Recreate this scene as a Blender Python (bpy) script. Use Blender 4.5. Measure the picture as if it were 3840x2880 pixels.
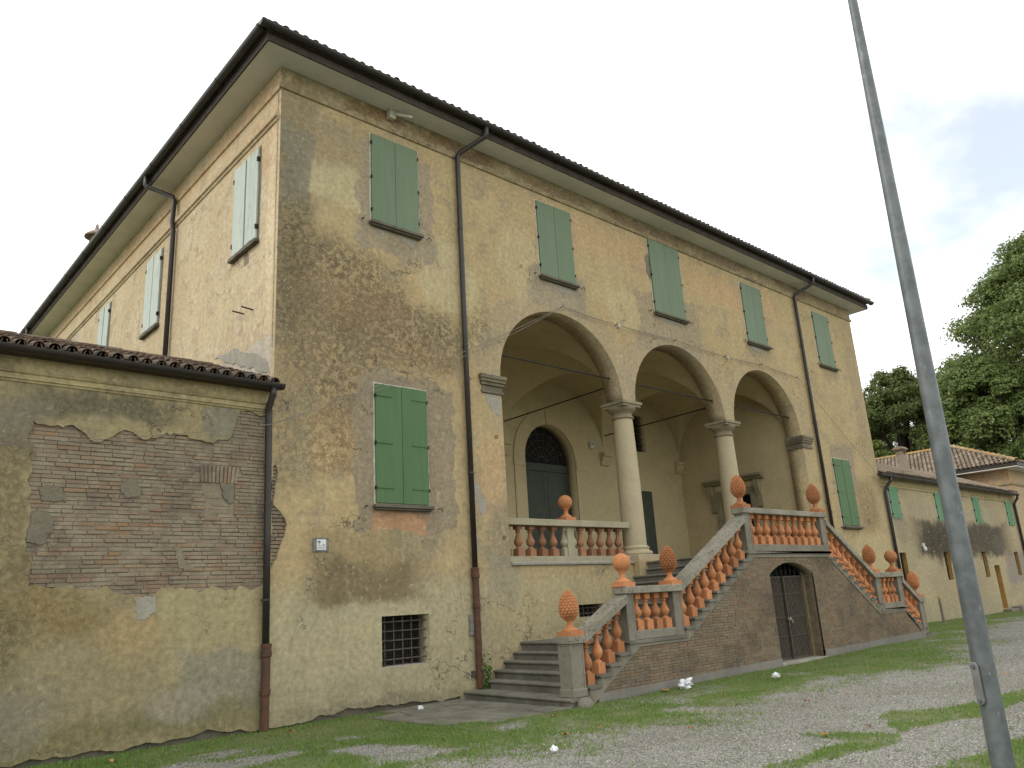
import bpy, bmesh, math, random
import numpy as np
from mathutils import Vector, Matrix, noise as mnoise
random.seed(7); rng = np.random.default_rng(11)
scene = bpy.context.scene
for o in list(bpy.data.objects): bpy.data.objects.remove(o)
COL = scene.collection
# ------------------------------------------------------------------ camera
cd = bpy.data.cameras.new('camera'); cam = bpy.data.objects.new('camera', cd); COL.objects.link(cam)
cr = Vector((0.7451768, -0.6643765, -0.0575789)); cu = Vector((-0.1398402, -0.2401007, 0.9606229)); cf = Vector((0.6520401, 0.7077821, 0.2718240))
cam.matrix_world = Matrix(((cr.x, cu.x, -cf.x, -5.71694), (cr.y, cu.y, -cf.y, -12.21012), (cr.z, cu.z, -cf.z, 1.6), (0, 0, 0, 1)))
cd.sensor_width = 36; cd.lens = 27.5855; cd.clip_end = 3000; cd.clip_start = 0.05
scene.camera = cam
scene.render.resolution_x = 1024; scene.render.resolution_y = 768
# ------------------------------------------------------------------ world: bright broken overcast
SUN_EL, SUN_AZ = math.radians(38), math.radians(-62)      # azimuth from +y towards +x
world = bpy.data.worlds.new('World'); scene.world = world; world.use_nodes = True
wn = world.node_tree; wn.nodes.clear()
def WN(t, **k):
    n = wn.nodes.new(t)
    for a, b in k.items(): setattr(n, a, b)
    return n
out = WN('ShaderNodeOutputWorld'); sky = WN('ShaderNodeTexSky', sky_type='NISHITA', sun_disc=False)
sky.sun_elevation = SUN_EL; sky.sun_rotation = SUN_AZ; sky.air_density = 1.0; sky.dust_density = 0.3
bg = WN('ShaderNodeBackground'); bg.inputs[1].default_value = 0.15
bc = WN('ShaderNodeBackground'); bc.inputs[0].default_value = (0.985, 1.0, 0.99, 1); bc.inputs[1].default_value = 1.6
tc = WN('ShaderNodeTexCoord'); sep = WN('ShaderNodeSeparateXYZ'); wn.links.new(tc.outputs['Generated'], sep.inputs[0])
ad = WN('ShaderNodeMath', operation='ADD'); ad.inputs[1].default_value = 0.35; wn.links.new(sep.outputs[2], ad.inputs[0])
mx = WN('ShaderNodeMath', operation='MAXIMUM'); mx.inputs[1].default_value = 0.2; wn.links.new(ad.outputs[0], mx.inputs[0])
dx = WN('ShaderNodeMath', operation='DIVIDE'); dy = WN('ShaderNodeMath', operation='DIVIDE')
for i, d in enumerate((dx, dy)): wn.links.new(sep.outputs[i], d.inputs[0]); wn.links.new(mx.outputs[0], d.inputs[1])
cb = WN('ShaderNodeCombineXYZ'); wn.links.new(dx.outputs[0], cb.inputs[0]); wn.links.new(dy.outputs[0], cb.inputs[1]); cb.inputs[2].default_value = 0.7
nz = WN('ShaderNodeTexNoise'); nz.inputs['Scale'].default_value = 1.35; nz.inputs['Detail'].default_value = 9; nz.inputs['Roughness'].default_value = 0.52
sh_ = WN('ShaderNodeVectorMath', operation='ADD'); sh_.inputs[1].default_value = (-0.267, 0.207, 0); wn.links.new(cb.outputs[0], sh_.inputs[0]); wn.links.new(sh_.outputs[0], nz.inputs['Vector'])
rp = WN('ShaderNodeMapRange', interpolation_type='SMOOTHSTEP'); rp.inputs[1].default_value = 0.29; rp.inputs[2].default_value = 0.42; rp.inputs[3].default_value = 0.36; rp.inputs[4].default_value = 1.0
wn.links.new(nz.outputs[0], rp.inputs[0])
ms = WN('ShaderNodeMixShader'); wn.links.new(rp.outputs[0], ms.inputs[0]); wn.links.new(sky.outputs[0], bg.inputs[0])
wn.links.new(bg.outputs[0], ms.inputs[1]); wn.links.new(bc.outputs[0], ms.inputs[2]); wn.links.new(ms.outputs[0], out.inputs[0])
# ------------------------------------------------------------------ sun (veiled)
sd = bpy.data.lights.new('sun', 'SUN'); sd.energy = 1.1; sd.angle = math.radians(12); sd.color = (1, 0.93, 0.82)
sun = bpy.data.objects.new('sun', sd); COL.objects.link(sun)
sv = Vector((math.sin(SUN_AZ) * math.cos(SUN_EL), math.cos(SUN_AZ) * math.cos(SUN_EL), math.sin(SUN_EL)))
sun.rotation_euler = sv.to_track_quat('Z', 'Y').to_euler(); sun.location = (-20, 20, 30)
vs = scene.view_settings; vs.view_transform = 'Standard'; vs.look = 'None'; vs.exposure = 0.16; vs.gamma = 1.0; vs.use_curve_mapping = False
# ------------------------------------------------------------------ node helper
class M:
    def __init__(s, name, rough=0.9, spec=0.25, metal=0.0):
        s.mat = bpy.data.materials.new(name); s.mat.use_nodes = True; s.t = s.mat.node_tree; s.t.nodes.clear()
        s.out = s.n('ShaderNodeOutputMaterial'); s.b = s.n('ShaderNodeBsdfPrincipled')
        s.b.inputs['Roughness'].default_value = rough; s.b.inputs['Specular IOR Level'].default_value = spec; s.b.inputs['Metallic'].default_value = metal
        s.t.links.new(s.b.outputs[0], s.out.inputs[0])
        s.geo = s.n('ShaderNodeNewGeometry'); s.P = s.geo.outputs['Position']
    def n(s, t, **k):
        n = s.t.nodes.new(t)
        for a, b in k.items(): setattr(n, a, b)
        return n
    def put(s, sock, v):
        if v is None: return
        if isinstance(v, bpy.types.NodeSocket): s.t.links.new(v, sock)
        elif sock.type == 'RGBA' and not isinstance(v, float): sock.default_value = (*v, 1) if len(v) == 3 else v
        else: sock.default_value = v
    def math(s, op, a, b=None, c=None, clamp=False):
        n = s.n('ShaderNodeMath', operation=op, use_clamp=clamp)
        for i, v in enumerate((a, b, c)): s.put(n.inputs[i], v)
        return n.outputs[0]
    def vm(s, op, a, b=None, c=None):
        n = s.n('ShaderNodeVectorMath', operation=op)
        for i, v in enumerate((a, b, c)): s.put(n.inputs[i], v)
        return n.outputs['Value'] if op in ('LENGTH', 'DOT_PRODUCT') else n.outputs[0]
    def noise(s, scale, detail=4, rough=0.55, vec=None, dist=0.0, color=False):
        n = s.n('ShaderNodeTexNoise'); s.put(n.inputs['Vector'], vec or s.P); n.inputs['Scale'].default_value = scale
        n.inputs['Detail'].default_value = detail; n.inputs['Roughness'].default_value = rough; n.inputs['Distortion'].default_value = dist
        return n.outputs[1 if color else 0]
    def rng(s, v, a, b, lo=0.0, hi=1.0, smooth=True):
        n = s.n('ShaderNodeMapRange', interpolation_type='SMOOTHSTEP' if smooth else 'LINEAR')
        for i, q in enumerate((v, a, b, lo, hi)): s.put(n.inputs[i], q)
        return n.outputs[0]
    def mix(s, f, a, b, mode='MIX'):
        n = s.n('ShaderNodeMix', data_type='RGBA', blend_type=mode); s.put(n.inputs[0], f); s.put(n.inputs[6], a); s.put(n.inputs[7], b)
        return n.outputs[2]
    def scaled(s, v): return s.vm('MULTIPLY', s.P, v)
    def bump(s, h, strength=0.5, dist=0.02, prev=None):
        n = s.n('ShaderNodeBump'); n.inputs['Strength'].default_value = strength; n.inputs['Distance'].default_value = dist; s.put(n.inputs['Height'], h)
        if prev is not None: s.put(n.inputs['Normal'], prev)
        return n.outputs[0]
    def n_rgb(s, v):
        n = s.n('ShaderNodeCombineColor')
        for i in range(3): s.put(n.inputs[i], v)
        return n.outputs[0]
    def color(s, c): s.put(s.b.inputs['Base Color'], c)
    def normal(s, n): s.put(s.b.inputs['Normal'], n)
    def sep(s, v):
        n = s.n('ShaderNodeSeparateXYZ'); s.put(n.inputs[0], v); return n.outputs

def ds(c, sat=0.80, k=1.0):
    l = 0.3 * c[0] + 0.6 * c[1] + 0.1 * c[2]; return tuple(k * w * (l + (v - l) * sat) for v, w in zip(c, (1.01, 1.005, 0.99)))
def plaster(name, c1, c2, c3, patches=(), axis='x', pale=(0.50, 0.40, 0.22), bump=0.45, flake=0.5, sat=0.80, k=1.0, fleck=0.45, mott=1.0, crack=0.0):
    """weathered lime plaster: three tones, streaks, flaking, and stains/repairs with their own outline"""
    m = M(name, rough=0.95, spec=0.12); D = lambda c: ds(c, sat, k)
    big = m.noise(0.42, 5, 0.62); med = m.noise(1.7, 5, 0.68, dist=0.4); fine = m.noise(11, 4, 0.72)
    stv = m.scaled((2.6, 2.6, 0.3)); streak = m.noise(1.0, 4, 0.65, vec=stv)
    blot = m.noise(3.1, 6, 0.76, dist=0.8)
    col = m.mix(m.rng(big, 0.40, 0.60), D(c1), D(c2))
    col = m.mix(m.math('MULTIPLY', m.rng(med, 0.50, 0.64), 0.75), col, D(c3))
    col = m.mix(m.math('MULTIPLY', m.rng(streak, 0.52, 0.72), 0.40), col, D(pale))
    col = m.mix(m.math('MULTIPLY', m.rng(blot, 0.57, 0.61), flake), col, D(pale))
    d1 = m.noise(1.3, 4, 0.62, color=True); d1 = m.vm('MULTIPLY_ADD', m.vm('SUBTRACT', d1, (0.5, 0.5, 0.5)), (0.9, 0.9, 0.9), m.P)
    spn = m.noise(8.0, 5, 0.80); speck = m.rng(spn, 0.47, 0.53)
    for (cx, cz, rx, rz, c, op, soft, kind, sp) in patches:
        inv = (1 / rx, 0, 1 / rz) if axis == 'x' else (0, 1 / rx, 1 / rz)
        off = (-cx / rx, 0, -cz / rz) if axis == 'x' else (0, -cx / rx, -cz / rz)
        v = m.vm('MULTIPLY_ADD', d1, inv, off)
        if kind == 'box':
            q = m.sep(m.vm('ABSOLUTE', v)); d = m.math('MAXIMUM', m.math('MAXIMUM', q[0], q[1]), q[2])
        else: d = m.vm('LENGTH', v)
        f = m.rng(d, 1.0, 1.0 - soft, 0.0, op)
        if sp: f = m.math('MULTIPLY', f, m.math('MULTIPLY_ADD', speck, sp, 1.0 - sp))
        col = m.mix(f, col, D(c))
    col = m.mix(m.math('MULTIPLY', m.rng(spn, 0.555, 0.585), m.rng(med, 0.38, 0.54, 0.0, fleck)), col, D(pale))
    t = m.math('ADD', m.math('MULTIPLY', blot, 0.32), m.math('ADD', m.math('MULTIPLY', fine, 0.72), m.math('MULTIPLY', streak, 0.26)))
    lo, hi = 1 - 0.40 * mott, 1 + 0.30 * mott
    col = m.mix(1.0, col, m.n_rgb(m.rng(t, 0.44, 0.86, hi, lo, smooth=False)), 'MULTIPLY')
    if crack:
        vo = m.n('ShaderNodeTexVoronoi', feature='DISTANCE_TO_EDGE'); m.put(vo.inputs['Vector'], m.vm('MULTIPLY_ADD', m.vm('SUBTRACT', d1, m.P), (1.6, 1.6, 1.6), m.P)); vo.inputs['Scale'].default_value = 0.55
        cm = m.math('MULTIPLY', m.rng(vo.outputs['Distance'], 0.0035, 0.0075, 1.0, 0.0), m.rng(big, 0.50, 0.58, 0.0, crack)); col = m.mix(cm, col, (0.07, 0.06, 0.045))
    m.color(col)
    m.normal(m.bump(m.math('ADD', m.math('MULTIPLY', blot, 0.7), m.math('MULTIPLY', fine, 0.25)), bump, 0.035))
    return m.mat

def stone(name, c1, c2, c3, scale=1.0, rough=0.9, bump=0.5, pits=0.5, ovar=0.0):
    m = M(name, rough=rough, spec=0.2)
    a = m.noise(2.2 * scale, 4, 0.65); b = m.noise(17 * scale, 5, 0.75); c = m.noise(60 * scale, 2, 0.6)
    col = m.mix(m.rng(a, 0.36, 0.64), c1, c2)
    col = m.mix(m.math('MULTIPLY', m.rng(b, 0.52, 0.66), pits), col, c3)
    col = m.mix(m.rng(c, 0.4, 0.75, 0.0, 0.35), col, m.mix(1.0, col, (0.55, 0.53, 0.5), 'MULTIPLY'))
    if ovar:
        oi = m.n('ShaderNodeObjectInfo').outputs['Random']; col = m.mix(1.0, col, m.n_rgb(m.rng(oi, 0.0, 1.0, 1.0 - ovar, 1.0 + ovar * 0.5, smooth=False)), 'MULTIPLY')
        col = m.mix(m.rng(m.noise(9, 5, 0.7), 0.56, 0.70, 0.0, 0.4), col, (0.18, 0.12, 0.075))
    m.color(col); m.normal(m.bump(b, bump, 0.012, m.bump(c, 0.3, 0.004)))
    return m.mat

def brickmat(name, cols, mort, mortar=0.35, dark=(0.06, 0.05, 0.045), dk=0.5, wash=0.0):
    m = M(name, rough=0.95, spec=0.1)
    oi = m.n('ShaderNodeObjectInfo').outputs['Random']; ri = m.geo.outputs['Random Per Island']
    r = m.math('FRACT', m.math('ADD', oi, m.math('MULTIPLY', ri, 7.31)))
    cr_ = m.n('ShaderNodeValToRGB'); el = cr_.color_ramp.elements
    while len(el) < len(cols): el.new(0.5)
    for i, c in enumerate(cols): el[i].position = i / (len(cols) - 1) if len(cols) > 1 else 0; el[i].color = (*c, 1)
    m.t.links.new(r, cr_.inputs[0]); col = cr_.outputs[0]
    col = m.mix(m.rng(m.noise(1.1, 4, 0.65), 0.45, 0.68, 0.0, dk), col, dark)
    col = m.mix(m.rng(m.noise(6.5, 5, 0.72), 0.50, 0.68, 0.0, mortar * 2), col, mort)
    if wash: col = m.mix(m.rng(m.noise(1.5, 6, 0.75, dist=0.6), 0.50, 0.60, 0.0, wash), col, mort)
    b = m.noise(45, 3, 0.7)
    col = m.mix(m.rng(b, 0.35, 0.75, 0.0, 0.5), col, m.mix(1.0, col, (0.5, 0.48, 0.45), 'MULTIPLY'))
    m.color(col); m.normal(m.bump(b, 0.5, 0.006)); return m.mat

def simple(name, c, rough=0.6, metal=0.0, var=0.3, scale=8.0, spec=0.3, c2=None, bump=0.0):
    m = M(name, rough=rough, spec=spec, metal=metal)
    n = m.noise(scale, 7, 0.65)
    m.color(m.mix(m.rng(n, 0.35, 0.68, 0.0, 1.0), c, c2 if c2 else tuple(v * (1 - var) for v in c)))
    if bump: m.normal(m.bump(m.noise(scale * 5, 5, 0.6), bump, 0.005))
    return m.mat

OCH = (0.42, 0.31, 0.135); GRB = (0.30, 0.235, 0.135); ORA = (0.46, 0.27, 0.12); PAL = (0.47, 0.38, 0.205)
GRY = (0.27, 0.235, 0.16); OLV = (0.225, 0.175, 0.085); DRK = (0.10, 0.085, 0.055); BRN = (0.235, 0.135, 0.055); YEL = (0.44, 0.35, 0.16); MOS = (0.15, 0.14, 0.045)
front_p = [
    # cleaner lower wall, repaired in sandy plaster
    (2.2, 0.8, 3.2, 1.6, (0.375, 0.33, 0.18), 0.85, 0.35, 'box', 0), (7.0, 1.0, 2.4, 1.35, (0.40, 0.335, 0.165), 0.85, 0.3, 'box', 0),
    (1.2, 0.35, 2.6, 0.5, (0.255, 0.225, 0.125), 0.55, 0.8, 'box', 0.3),
    (1.9, 2.2, 1.5, 0.52, (0.175, 0.13, 0.06), 0.88, 0.5, 'box', 0), (1.7, 2.75, 1.5, 0.45, (0.30, 0.225, 0.095), 0.8, 0.6, 'box', 0),
    (3.0, 2.9, 1.2, 0.6, (0.245, 0.20, 0.115), 0.6, 0.7, 'ell', 0),
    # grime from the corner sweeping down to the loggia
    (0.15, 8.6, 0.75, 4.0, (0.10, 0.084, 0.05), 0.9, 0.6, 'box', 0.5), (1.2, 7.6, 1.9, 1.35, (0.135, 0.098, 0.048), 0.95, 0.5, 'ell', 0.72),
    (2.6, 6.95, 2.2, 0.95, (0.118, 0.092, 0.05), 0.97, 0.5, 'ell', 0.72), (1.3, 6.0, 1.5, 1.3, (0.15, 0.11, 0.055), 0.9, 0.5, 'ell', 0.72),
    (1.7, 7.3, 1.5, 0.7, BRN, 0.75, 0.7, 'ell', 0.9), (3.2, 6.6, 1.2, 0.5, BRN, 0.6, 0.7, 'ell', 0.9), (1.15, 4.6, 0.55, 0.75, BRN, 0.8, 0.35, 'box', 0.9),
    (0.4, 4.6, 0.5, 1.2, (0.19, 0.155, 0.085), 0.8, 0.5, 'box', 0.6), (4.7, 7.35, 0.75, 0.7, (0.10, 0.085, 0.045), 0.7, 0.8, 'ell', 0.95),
    (1.1, 9.75, 0.75, 0.5, (0.44, 0.365, 0.185), 0.8, 0.25, 'box', 0), (3.9, 8.4, 0.9, 1.0, (0.45, 0.37, 0.19), 0.7, 0.3, 'ell', 0), (6.0, 9.3, 0.9, 1.2, (0.45, 0.36, 0.18), 0.6, 0.4, 'ell', 0), (9.6, 9.0, 0.8, 0.8, (0.46, 0.37, 0.18), 0.6, 0.4, 'ell', 0),
    # top left dull zone
    (1.0, 10.6, 1.6, 0.7, (0.26, 0.20, 0.105), 0.75, 0.5, 'box', 0.3), (0.35, 9.9, 0.35, 0.9, (0.20, 0.18, 0.12), 0.8, 0.3, 'box', 0),
    # repairs round the windows
    (2.62, 9.75, 0.98, 1.25, (0.30, 0.24, 0.15), 0.9, 0.05, 'box', 0), (2.72, 4.55, 1.15, 1.5, (0.27, 0.21, 0.13), 0.95, 0.04, 'box', 0),
    (2.55, 3.20, 0.58, 0.22, (0.42, 0.22, 0.095), 0.9, 0.08, 'box', 0), (7.25, 8.9, 0.95, 0.55, (0.29, 0.235, 0.15), 0.9, 0.05, 'box', 0),
    (11.7, 8.85, 1.5, 0.85, (0.30, 0.235, 0.14), 0.8, 0.06, 'box', 0), (16.3, 9.0, 0.8, 0.35, (0.30, 0.235, 0.14), 0.7, 0.2, 'box', 0),
    # orange wash under the string course on the right
    (9.0, 10.7, 3.6, 0.75, (0.48, 0.28, 0.125), 0.55, 0.8, 'box', 0.2), (15.5, 10.6, 3.6, 0.8, (0.49, 0.28, 0.12), 0.65, 0.8, 'box', 0.2),
    (4.85, 4.2, 0.4, 1.2, (0.47, 0.28, 0.13), 0.55, 0.6, 'box', 0.4),
    # grey rings of re-plastering round the arches
    (7.25, 6.5, 2.7, 2.35, (0.335, 0.265, 0.165), 0.5, 0.04, 'ell', 0), (11.8, 6.5, 2.7, 2.3, (0.335, 0.265, 0.16), 0.48, 0.04, 'ell', 0), (16.2, 6.5, 2.5, 2.2, (0.345, 0.275, 0.165), 0.35, 0.08, 'ell', 0),
    (5.0, 3.0, 0.5, 0.9, (0.26, 0.21, 0.12), 0.7, 0.5, 'box', 0), (5.0, 2.2, 0.6, 0.7, (0.255, 0.235, 0.165), 0.6, 0.6, 'box', 0.2),
    # runs below sills and rising damp at the foot
    (2.5, 8.75, 0.7, 0.32, (0.24, 0.19, 0.115), 0.6, 0.8, 'ell', 0.5), (16.3, 8.7, 0.7, 0.35, (0.25, 0.20, 0.12), 0.6, 0.8, 'ell', 0.5), (20.9, 8.75, 0.6, 0.3, (0.25, 0.20, 0.12), 0.6, 0.8, 'ell', 0.5), (2.6, 3.38, 0.65, 0.12, (0.13, 0.11, 0.075), 0.7, 0.7, 'box', 0.5),
    (2.0, 0.06, 3.0, 0.28, (0.17, 0.15, 0.085), 0.8, 0.8, 'box', 0.4), (7.0, 0.9, 2.0, 0.3, (0.27, 0.24, 0.14), 0.5, 0.8, 'box', 0.4),
    # right end
    (22.9, 8.4, 0.6, 3.4, (0.30, 0.225, 0.125), 0.7, 0.6, 'box', 0.2), (22.1, 4.2, 1.2, 1.3, (0.20, 0.14, 0.065), 0.85, 0.6, 'ell', 0.6), (20.8, 5.5, 0.9, 0.9, (0.27, 0.21, 0.135), 0.8, 0.2, 'box', 0),
    (21.5, 2.3, 2.2, 1.2, YEL, 0.6, 0.5, 'box', 0),
]
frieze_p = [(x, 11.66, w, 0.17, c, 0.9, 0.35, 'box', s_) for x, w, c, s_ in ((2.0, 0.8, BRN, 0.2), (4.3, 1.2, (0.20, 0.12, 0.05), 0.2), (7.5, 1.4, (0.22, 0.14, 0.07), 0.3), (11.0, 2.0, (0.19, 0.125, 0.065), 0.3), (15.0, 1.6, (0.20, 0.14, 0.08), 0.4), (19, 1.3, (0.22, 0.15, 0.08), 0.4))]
MT = {}
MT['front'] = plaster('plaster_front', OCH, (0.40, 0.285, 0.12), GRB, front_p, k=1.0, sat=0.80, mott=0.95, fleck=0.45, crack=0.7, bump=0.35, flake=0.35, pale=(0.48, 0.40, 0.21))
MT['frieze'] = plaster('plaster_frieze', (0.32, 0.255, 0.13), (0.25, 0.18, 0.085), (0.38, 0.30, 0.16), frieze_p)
side_p = [(2.0, 11.5, 30, 0.35, (0.50, 0.31, 0.14), 0.6, 0.9, 'box', 0.2), (2.0, 11.0, 30, 0.16, (0.50, 0.31, 0.15), 0.5, 0.9, 'box', 0.4), (1.4, 6.0, 1.4, 0.5, (0.42, 0.40, 0.36), 0.75, 0.3, 'box', 0.2),
          (0.6, 10.4, 0.5, 1.2, (0.46, 0.30, 0.15), 0.4, 0.8, 'ell', 0), (3.2, 8.6, 2.0, 1.6, (0.52, 0.40, 0.24), 0.4, 0.7, 'ell', 0.2), (14.5, 10, 0.7, 0.8, (0.36, 0.32, 0.25), 0.6, 0.2, 'box', 0)]
MT['side'] = plaster('plaster_side', (0.46, 0.355, 0.205), (0.52, 0.42, 0.26), (0.37, 0.27, 0.165), side_p, axis='y', pale=(0.66, 0.58, 0.43), bump=0.5, sat=0.88, fleck=0.3, flake=0.4, mott=0.9, crack=0.6)  # pale tone raised: dappled sun painted into the cream streaks and mottling
wing_p = [(-2.6, 4.72, 1.6, 0.30, (0.125, 0.115, 0.075), 0.92, 0.7, 'box', 0.3), (-4.2, 4.35, 1.0, 0.5, (0.17, 0.155, 0.115), 0.9, 0.5, 'box', 0.3), (-3.9, 3.2, 0.6, 1.3, (0.16, 0.125, 0.06), 0.85, 0.4, 'box', 0.6),
          (-3.2, 1.85, 1.35, 0.55, (0.23, 0.155, 0.045), 0.9, 0.6, 'ell', 0.6), (-3.9, 1.5, 0.8, 0.8, (0.14, 0.115, 0.05), 0.8, 0.6, 'ell', 0.6), (-2.0, 1.5, 0.7, 0.5, (0.45, 0.31, 0.12), 0.6, 0.7, 'ell', 0.2),
          (-0.6, 1.6, 1.1, 0.75, (0.40, 0.335, 0.165), 0.7, 0.2, 'box', 0), (-0.5, 0.8, 0.9, 0.6, (0.27, 0.245, 0.165), 0.8, 0.25, 'box', 0), (-2.2, 0.25, 3.5, 0.35, MOS, 0.75, 0.8, 'box', 0.4), (-3.5, 0.6, 1.0, 0.5, (0.20, 0.185, 0.14), 0.7, 0.6, 'ell', 0.3),
          (-1.3, 0.55, 0.6, 0.35, (0.31, 0.275, 0.20), 0.7, 0.5, 'ell', 0), (-0.75, 4.72, 0.4, 0.3, (0.24, 0.22, 0.15), 0.9, 0.15, 'box', 0)]
MT['wing'] = plaster('plaster_wing', (0.30, 0.25, 0.125), (0.36, 0.285, 0.13), (0.255, 0.22, 0.125), wing_p, pale=(0.42, 0.355, 0.185), k=0.87, sat=0.84, mott=1.0, crack=0.7, bump=0.4, flake=0.4)
rw_p = [(31.0, 3.2, 6.3, 0.85, (0.07, 0.058, 0.04), 1.0, 0.4, 'box', 0.15), (28.5, 3.0, 3.2, 0.9, (0.065, 0.052, 0.035), 0.9, 0.5, 'ell', 0.2), (30.5, 4.25, 6.5, 0.3, (0.33, 0.28, 0.19), 0.7, 0.5, 'box', 0.3), (24.6, 3.6, 0.8, 0.9, (0.24, 0.20, 0.14), 0.7, 0.6, 'ell', 0.3),
        (29, 0.4, 7, 0.6, (0.31, 0.275, 0.16), 0.6, 0.7, 'box', 0.2), (36.5, 2.0, 1.6, 0.8, (0.24, 0.22, 0.20), 0.8, 0.3, 'box', 0.2), (35.6, 2.4, 0.5, 0.5, (0.36, 0.20, 0.07), 0.6, 0.5, 'ell', 0.3), (34.8, 3.0, 1.0, 0.6, (0.13, 0.11, 0.08), 0.8, 0.6, 'ell', 0.5)]
MT['rwing'] = plaster('plaster_right_wing', (0.40, 0.32, 0.155), (0.35, 0.275, 0.135), (0.30, 0.25, 0.15), rw_p, sat=0.75, k=0.95)
MT['pav'] = plaster('plaster_pavilion', (0.44, 0.27, 0.12), (0.40, 0.31, 0.18), (0.34, 0.29, 0.2))
MT['inner'] = plaster('plaster_loggia', (0.40, 0.325, 0.175), (0.37, 0.30, 0.16), (0.35, 0.285, 0.16), pale=(0.41, 0.34, 0.19), bump=0.1, flake=0.2, k=1.22, sat=0.85, fleck=0.0, mott=0.35)
MT['mould'] = plaster('plaster_moulding', (0.31, 0.24, 0.115), (0.24, 0.18, 0.085), (0.16, 0.125, 0.07))
MT['mouldw'] = plaster('plaster_wing_moulding', (0.40, 0.325, 0.14), (0.36, 0.29, 0.125), (0.22, 0.185, 0.09))
MT['soffit'] = simple('soffit_paint', (0.66, 0.655, 0.60), 0.9, var=0.12, scale=1.5)
MT['white'] = simple('pale_lime', (0.55, 0.51, 0.43), 0.95, var=0.3, scale=20, bump=0.4)
MT['repair'] = stone('grey_cement', (0.205, 0.182, 0.135), (0.155, 0.142, 0.11), (0.095, 0.09, 0.072), 1.3, bump=0.9, pits=0.7)
MT['cement_l'] = stone('pale_cement', (0.35, 0.33, 0.275), (0.29, 0.27, 0.22), (0.19, 0.175, 0.14), 1.6, bump=0.9, pits=0.7)
MT['stone'] = stone('grey_stone', (0.225, 0.207, 0.163), (0.172, 0.158, 0.122), (0.098, 0.09, 0.068), 1.0, pits=0.55)
MT['lichen'] = stone('lichen_stone', (0.295, 0.274, 0.220), (0.215, 0.20, 0.155), (0.065, 0.06, 0.045), 0.9, bump=1.0, pits=0.85)
MT['step'] = stone('step_stone', (0.19, 0.178, 0.145), (0.13, 0.12, 0.097), (0.072, 0.067, 0.053), 0.8, pits=0.4)
MT['plinth'] = stone('render_plinth', (0.215, 0.20, 0.175), (0.165, 0.155, 0.135), (0.11, 0.105, 0.09), 0.5, pits=0.3)
MT['column'] = stone('column_stone', (0.43, 0.365, 0.24), (0.39, 0.33, 0.215), (0.34, 0.29, 0.19), 0.5, bump=0.2, pits=0.4)
MT['capital'] = stone('capital_stone', (0.29, 0.25, 0.165), (0.22, 0.19, 0.125), (0.13, 0.115, 0.08), 0.7, bump=0.3)  # shadow on the capitals is partly put into this darker stone colour
MT['impost'] = stone('impost_stone', (0.20, 0.172, 0.112), (0.13, 0.115, 0.08), (0.075, 0.068, 0.05), 0.8)
MT['rail'] = stone('loggia_rail_stone', (0.36, 0.325, 0.225), (0.30, 0.27, 0.185), (0.20, 0.18, 0.125), 0.7, bump=0.3)
MT['sill'] = stone('dark_sill', (0.15, 0.135, 0.10), (0.11, 0.10, 0.075), (0.07, 0.065, 0.05), 1.0)
MT['terra'] = stone('terracotta', (0.50, 0.222, 0.100), (0.42, 0.178, 0.078), (0.31, 0.132, 0.06), 0.9, bump=0.15, pits=0.6, ovar=0.28)
MT['terra_old'] = stone('weathered_terracotta', (0.33, 0.158, 0.082), (0.275, 0.142, 0.08), (0.22, 0.155, 0.095), 1.4, bump=0.15, pits=0.6, ovar=0.25)
MT['footing'] = stone('wall_foot', (0.15, 0.135, 0.10), (0.105, 0.095, 0.072), (0.06, 0.055, 0.042), 2.0, bump=1.0)
MT['bwing'] = brickmat('old_wing_brick', [(0.262, 0.218, 0.158), (0.225, 0.168, 0.12), (0.27, 0.23, 0.168), (0.225, 0.188, 0.135), (0.238, 0.184, 0.13), (0.258, 0.17, 0.112), (0.255, 0.218, 0.158), (0.21, 0.175, 0.13), (0.29, 0.18, 0.10)], (0.295, 0.255, 0.178), 0.42, (0.13, 0.115, 0.092), 0.8, wash=0.6)
MT['mortar'] = stone('old_mortar', (0.25, 0.215, 0.15), (0.195, 0.167, 0.115), (0.12, 0.105, 0.075), 1.5, bump=0.8)
MT['bstair'] = brickmat('stair_brick', [(0.205, 0.148, 0.096), (0.232, 0.176, 0.116), (0.178, 0.133, 0.088), (0.24, 0.158, 0.096), (0.218, 0.175, 0.12), (0.155, 0.124, 0.088), (0.228, 0.188, 0.13)], (0.22, 0.19, 0.145), 0.28, (0.095, 0.078, 0.06), 0.7)
MT['smortar'] = stone('stair_mortar', (0.215, 0.178, 0.132), (0.18, 0.15, 0.11), (0.13, 0.108, 0.08), 1.5)
MT['tile'] = brickmat('coppo_tile', [(0.165, 0.112, 0.08), (0.125, 0.094, 0.072), (0.20, 0.132, 0.088), (0.112, 0.09, 0.073), (0.18, 0.14, 0.108)], (0.19, 0.17, 0.138), 0.3, (0.05, 0.044, 0.037), 0.85)
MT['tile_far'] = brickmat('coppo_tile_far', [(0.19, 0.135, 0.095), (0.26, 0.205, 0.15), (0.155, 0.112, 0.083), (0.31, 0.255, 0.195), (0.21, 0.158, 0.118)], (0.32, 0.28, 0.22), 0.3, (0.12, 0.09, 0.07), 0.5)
MT['ridge'] = brickmat('ridge_tile', [(0.42, 0.225, 0.07), (0.35, 0.24, 0.12), (0.40, 0.28, 0.11)], (0.38, 0.32, 0.2), 0.2)
MT['gutter'] = simple('brown_gutter', (0.032, 0.026, 0.022), 0.42, var=0.3, scale=3, spec=0.4)
MT['wood_dark'] = simple('fascia_wood', (0.055, 0.042, 0.032), 0.85, var=0.4, scale=5)
MT['iron_boot'] = simple('rusty_cast_iron', (0.115, 0.05, 0.027), 0.8, c2=(0.06, 0.04, 0.03), scale=6)
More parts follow.
